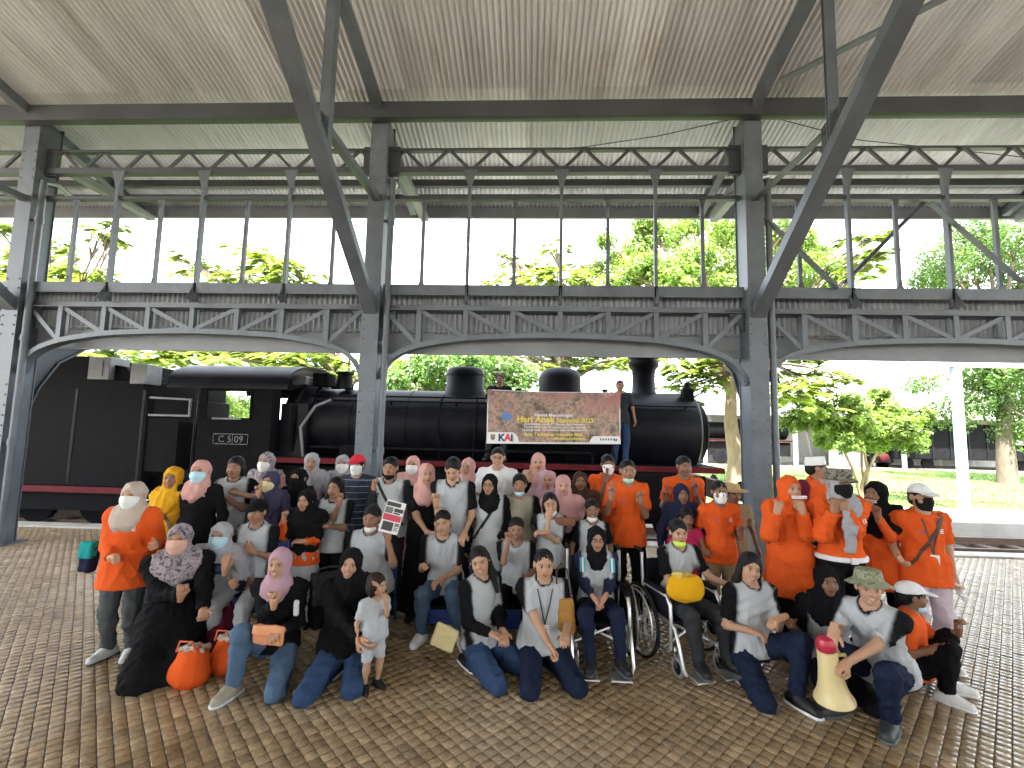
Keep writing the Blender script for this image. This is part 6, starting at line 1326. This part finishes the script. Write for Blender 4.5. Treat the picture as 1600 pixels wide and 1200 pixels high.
# ---- name badges on lanyards
def badge(pid, drop, c='paper'):
    i = PEOPLE[pid]; VT, QT = i['shirt']; bv = BVHTree.FromPolygons([Vector(p) for p in VT], [tuple(q) for q in QT]); fw, rt, sp, s_ = i['fw'], i['rt'], i['sp'], i['s']
    def on(p, o=.008):
        h = bv.ray_cast(Vector(p+fw*.5), Vector(-fw), 1.); return (np.array(h[0])+fw*o) if h[0] is not None else p+fw*.12
    bot = i['Nk']-sp*drop*s_
    m = MB()
    for sd in (-1, 1):
        pts = [on(i['Nk']+rt*sd*.062*s_*(1-t)-sp*(.03+(drop-.03)*t)*s_)-i['base'] for t in np.linspace(0, 1, 8)]
        for p, q in zip(pts, pts[1:]): m.bar(p, q, .010, .003, tuple(fw))
    m.build('lanyard', ink, i['root'])
    q = on(bot, .014)-i['base']; m = MB(); f = fw; zz = nrm(sp+f*.0); cs = [(-.036, .0), (.036, .0), (.036, -.115), (-.036, -.115)]
    V = [q+rt*x+zz*z for x, z in cs]+[q+rt*x+zz*z+f*.003 for x, z in cs]; m.add(V, [(0,1,2,3), (7,6,5,4), (0,4,5,1), (1,5,6,2), (2,6,7,3), (3,7,4,0)]); B = m.build('name_badge', paper, i['root'])
    m = MB()
    for k in range(3): z0 = -.03-.025*k; V = [q+rt*x+zz*z+f*.0045 for x, z in ((-.026, z0), (.026-.012*(k % 2), z0), (.026-.012*(k % 2), z0-.008), (-.026, z0-.008))]; m.add(V, [(0, 1, 2, 3)])
    o = m.build('badge_print', surf('badge_blue', (.2, .3, .5), (.2, .3, .5), rough=.6), B)
badge(37, .30); badge(52, .34)
# ---- marks printed on the orange shirts
def shirt_print(pid, text, dx, dz, size, mat, up=.0):
    i = PEOPLE[pid]; VT, QT = i['shirt']; bv = BVHTree.FromPolygons([Vector(p) for p in VT], [tuple(q) for q in QT]); fw, rt, sp, s_ = i['fw'], i['rt'], i['sp'], i['s']
    tv, tf = text_mesh(text, size*s_, 'CENTER', .0012); V = []
    for v in tv:
        p = i['Nk']-sp*(dz*s_-v[1])+rt*(dx*s_+v[0]); h = bv.ray_cast(Vector(p+fw*.5), Vector(-fw), 1.); V.append(((np.array(h[0]) if h[0] is not None else p+fw*.12)+fw*.005)-i['base'])
    m = MB(); m.add(V, tf); m.build('shirt_print', mat, i['root'])
prw = surf('print_white', (.72, .7, .68), (.66, .64, .62), rough=.7); prp = surf('print_purple', (.36, .10, .22), (.3, .08, .2), rough=.7)
for pid in (1, 40, 45, 52, 41): shirt_print(pid, '1E', .085, .16, .055, prw); shirt_print(pid, 'KAi', -.07, .165, .04, prp)
shirt_print(50, '1E', .10, .16, .05, prw)
# ---- banner held up before the boiler
BY = 9.04
c0, c1, c2, c3 = (np.array(onY(x, y, BY)) for x, y in ((762, 608), (969, 612), (970, 694), (760, 693)))
R = empty('banner', (c0+c2)/2, 'printed cloth banner with yellow words held up before the boiler', 'banner'); bc = (c0+c2)/2
def bmap(u, v, o=0.):
    """u,v in 0..1 from top left; gentle folds falling from the held corners"""
    p = (c0*(1-u)+c1*u)*(1-v)+(c3*(1-u)+c2*u)*v
    dl = math.hypot(u*2.5, v); dr = math.hypot((1-u)*2.5, v)
    y = .028*math.sin(9*math.atan2(v+.03, u*2.5+.03))*math.exp(-1.1*dl)+.028*math.sin(9*math.atan2(v+.03, (1-u)*2.5+.03))*math.exp(-1.1*dr)+.012*math.sin(u*17+v*3)+.008*math.sin(u*31-v*9)
    sag = .03*math.sin(math.pi*u)*(1-v)
    return p+np.array([0, y-o, -sag])-bc
nu, nv = 60, 26
V = [bmap(a/nu, b/nv, t) for t in (0, -.004) for b in range(nv+1) for a in range(nu+1)]; n1 = (nu+1)*(nv+1)
Q = [(b*(nu+1)+a, (b+1)*(nu+1)+a, (b+1)*(nu+1)+a+1, b*(nu+1)+a+1) for b in range(nv) for a in range(nu)]; Q += [tuple(n1+k for k in q[::-1]) for q in Q]
def banner_mat():
    m, t, b = nodes_of('banner_print'); tc = N(t, 'ShaderNodeTexCoord'); b.inputs['Roughness'].default_value = .6
    n = N(t, 'ShaderNodeTexNoise', Scale=3.2, Detail=6., Roughness=.65); t.links.new(tc.outputs['Object'], n.inputs['Vector'])
    c1_ = ramp(t, n.outputs[0], [(.30, (.05, .035, .035)), (.40, (.12, .095, .075)), (.50, (.26, .20, .16)), (.58, (.32, .20, .15)), (.66, (.17, .14, .15)), (.76, (.30, .24, .12))])
    n2 = N(t, 'ShaderNodeTexVoronoi', Scale=18.); t.links.new(tc.outputs['Object'], n2.inputs['Vector'])
    mx = N(t, 'ShaderNodeMix', data_type='RGBA', blend_type='MULTIPLY'); mx.inputs[0].default_value = .8; t.links.new(c1_, mx.inputs[6]); t.links.new(ramp(t, n2.outputs['Distance'], [(.05, (.5, .45, .45)), (.6, (1.5, 1.4, 1.35))]), mx.inputs[7])
    sx = N(t, 'ShaderNodeSeparateXYZ'); t.links.new(tc.outputs['Object'], sx.inputs[0]); mr = N(t, 'ShaderNodeMapRange'); mr.inputs[1].default_value = -.05; mr.inputs[2].default_value = .35; t.links.new(sx.outputs['Z'], mr.inputs[0])
    n3 = N(t, 'ShaderNodeTexNoise', Scale=1.3, Detail=2.); t.links.new(tc.outputs['Object'], n3.inputs['Vector']); mu = N(t, 'ShaderNodeMath', operation='MULTIPLY'); t.links.new(mr.outputs[0], mu.inputs[0]); t.links.new(ramp(t, n3.outputs[0], [(.42, (0, 0, 0)), (.58, (1, 1, 1))]), mu.inputs[1])
    m2 = N(t, 'ShaderNodeMix', data_type='RGBA'); t.links.new(mu.outputs[0], m2.inputs[0]); t.links.new(mx.outputs[2], m2.inputs[6]); m2.inputs[7].default_value = (.36, .17, .16, 1)
    t.links.new(m2.outputs[2], b.inputs['Base Color']); return m
obj('cloth', np_mesh('banner_cloth', np.array(V), np.array(Q)), banner_mat(), R)
yel = surf('banner_yellow', (.72, .60, .10), (.68, .56, .09), rough=.6); bwh = surf('banner_white', (.70, .70, .70), (.66, .66, .66), rough=.6); nav = surf('banner_navy', (.02, .025, .12), (.02, .02, .1), rough=.6); redb = surf('banner_red', (.6, .05, .06), (.55, .04, .05), rough=.6); bbl = surf('banner_blue', (.10, .22, .45), (.08, .18, .4), rough=.6)
WB, HB = float(np.linalg.norm(c1-c0)), float(np.linalg.norm(c3-c0))
def btext(txt, u, v, size, mat, al='CENTER', bold=.004, name='lettering'):
    tv, tf = text_mesh(txt, size, al, bold); m = MB(); m.add([bmap(u+a[0]/WB, v-a[1]/HB, .006) for a in tv], tf); o_ = m.build(name, mat, R); o_['kind'] = 'stuff'
def bquad(pts, mat, name='print', o=.004):
    m = MB(); ps = []
    m.add([bmap(a, b, o) for a, b in pts], [tuple(range(len(pts)))]); m.build(name, mat, R)
def bstrip(u0, v0, u1, v1, mat, name, o=.004, n=24):
    m = MB(); V = []
    for k in range(n+1): t = k/n; V += [bmap(u0+(u1-u0)*t, v0, o), bmap(u0+(u1-u0)*t, v1, o)]
    m.add(V, [(2*k, 2*k+1, 2*k+3, 2*k+2) for k in range(n)]); m.build(name, mat, R)
bstrip(0, 0, 1, .012, bwh, 'border'); bstrip(0, .972, 1, 1, bwh, 'border'); bstrip(0, .012, .008, .972, bwh, 'border', n=2); bstrip(.992, .012, 1, .972, bwh, 'border', n=2)
bstrip(.008, .79, .20, .972, bwh, 'corner_panel'); bquad([(.20, .79), (.205, .972), (.245, .972), (.238, .90), (.225, .83)], bwh, 'corner_panel')
bstrip(.80, .85, .992, .972, bwh, 'corner_panel'); bquad([(.80, .85), (.785, .88), (.765, .972), (.80, .972)], bwh, 'corner_panel')
btext('Selamat Memperingati', .50, .475, .085, bwh, bold=.002)
btext('Hari Anak', .225, .59, .178, yel, 'LEFT', .005); btext('Nasional 2022', .525, .59, .125, yel, 'LEFT', .003)
btext('disampaikan untuk PT Kereta Api Indonesia', .51, .645, .068, bwh, bold=.001); btext('Terima kasih kepada semua pihak dan peserta', .51, .70, .066, bwh, bold=.001); btext('Lindungi anak, hormati hak anak di Museum KA', .51, .755, .066, bwh, bold=.001)
btext('Anak Terlindungi, Indonesia Maju', .50, .845, .085, yel, bold=.002); btext('#MuseumAmbarawa', .62, .92, .075, yel, bold=.002)
btext('K', .088, .95, .20, nav, 'LEFT', .008); btext('A', .134, .95, .20, redb, 'LEFT', .008); btext('i', .182, .95, .20, nav, 'LEFT', .009)
bquad([(.03, .83), (.065, .83), (.065, .91), (.0475, .945), (.03, .91)], surf('crest', (.28, .2, .08), (.1, .12, .1), scale=30, rough=.6), 'crest', .006)
bquad([(.11, .44), (.15, .40), (.19, .47), (.18, .56), (.12, .58)], bbl, 'blue_mark', .004)
for k, u in enumerate((.845, .865, .885, .905, .925)): bstrip(u, .89, u+.012, .93, greyp, 'sponsor_mark', .006, 1)
bquad([(.945, .90), (.955, .885), (.96, .93), (.95, .945)], ink, 'sponsor_mark', .006); bquad([(.965, .89), (.975, .92), (.968, .95), (.96, .93)], ink, 'sponsor_mark', .006)

# turquoise shoulder flashes on the jacket of the girl in the wheelchair
i = PEOPLE[38]; VT, QT = i['shirt']; bv = BVHTree.FromPolygons([Vector(p) for p in VT], [tuple(q) for q in QT])
turq = surf('turquoise_print', (.06, .34, .46), (.05, .28, .4), rough=.7)
for sd in (-1, 1):
    for k, mt in enumerate((turq, prw, turq)):
        V = []
        for a_ in range(5):
            for b_ in range(2):
                p = i['sh'][sd]+i['rt']*sd*(-.035+.018*(k+b_*.8))-i['sp']*(-.02+.11*a_/4); h = bv.ray_cast(Vector(p+i['fw']*.5), Vector(-i['fw']), 1.)
                V.append((np.array(h[0]) if h[0] is not None else p+i['fw']*.06)+i['fw']*.006-i['base'])
        m = MB(); m.add(V, [(2*q, 2*q+1, 2*q+3, 2*q+2) for q in range(4)]); m.build('shoulder_stripe', mt, i['root'])
# the script leaves the scene ready to render
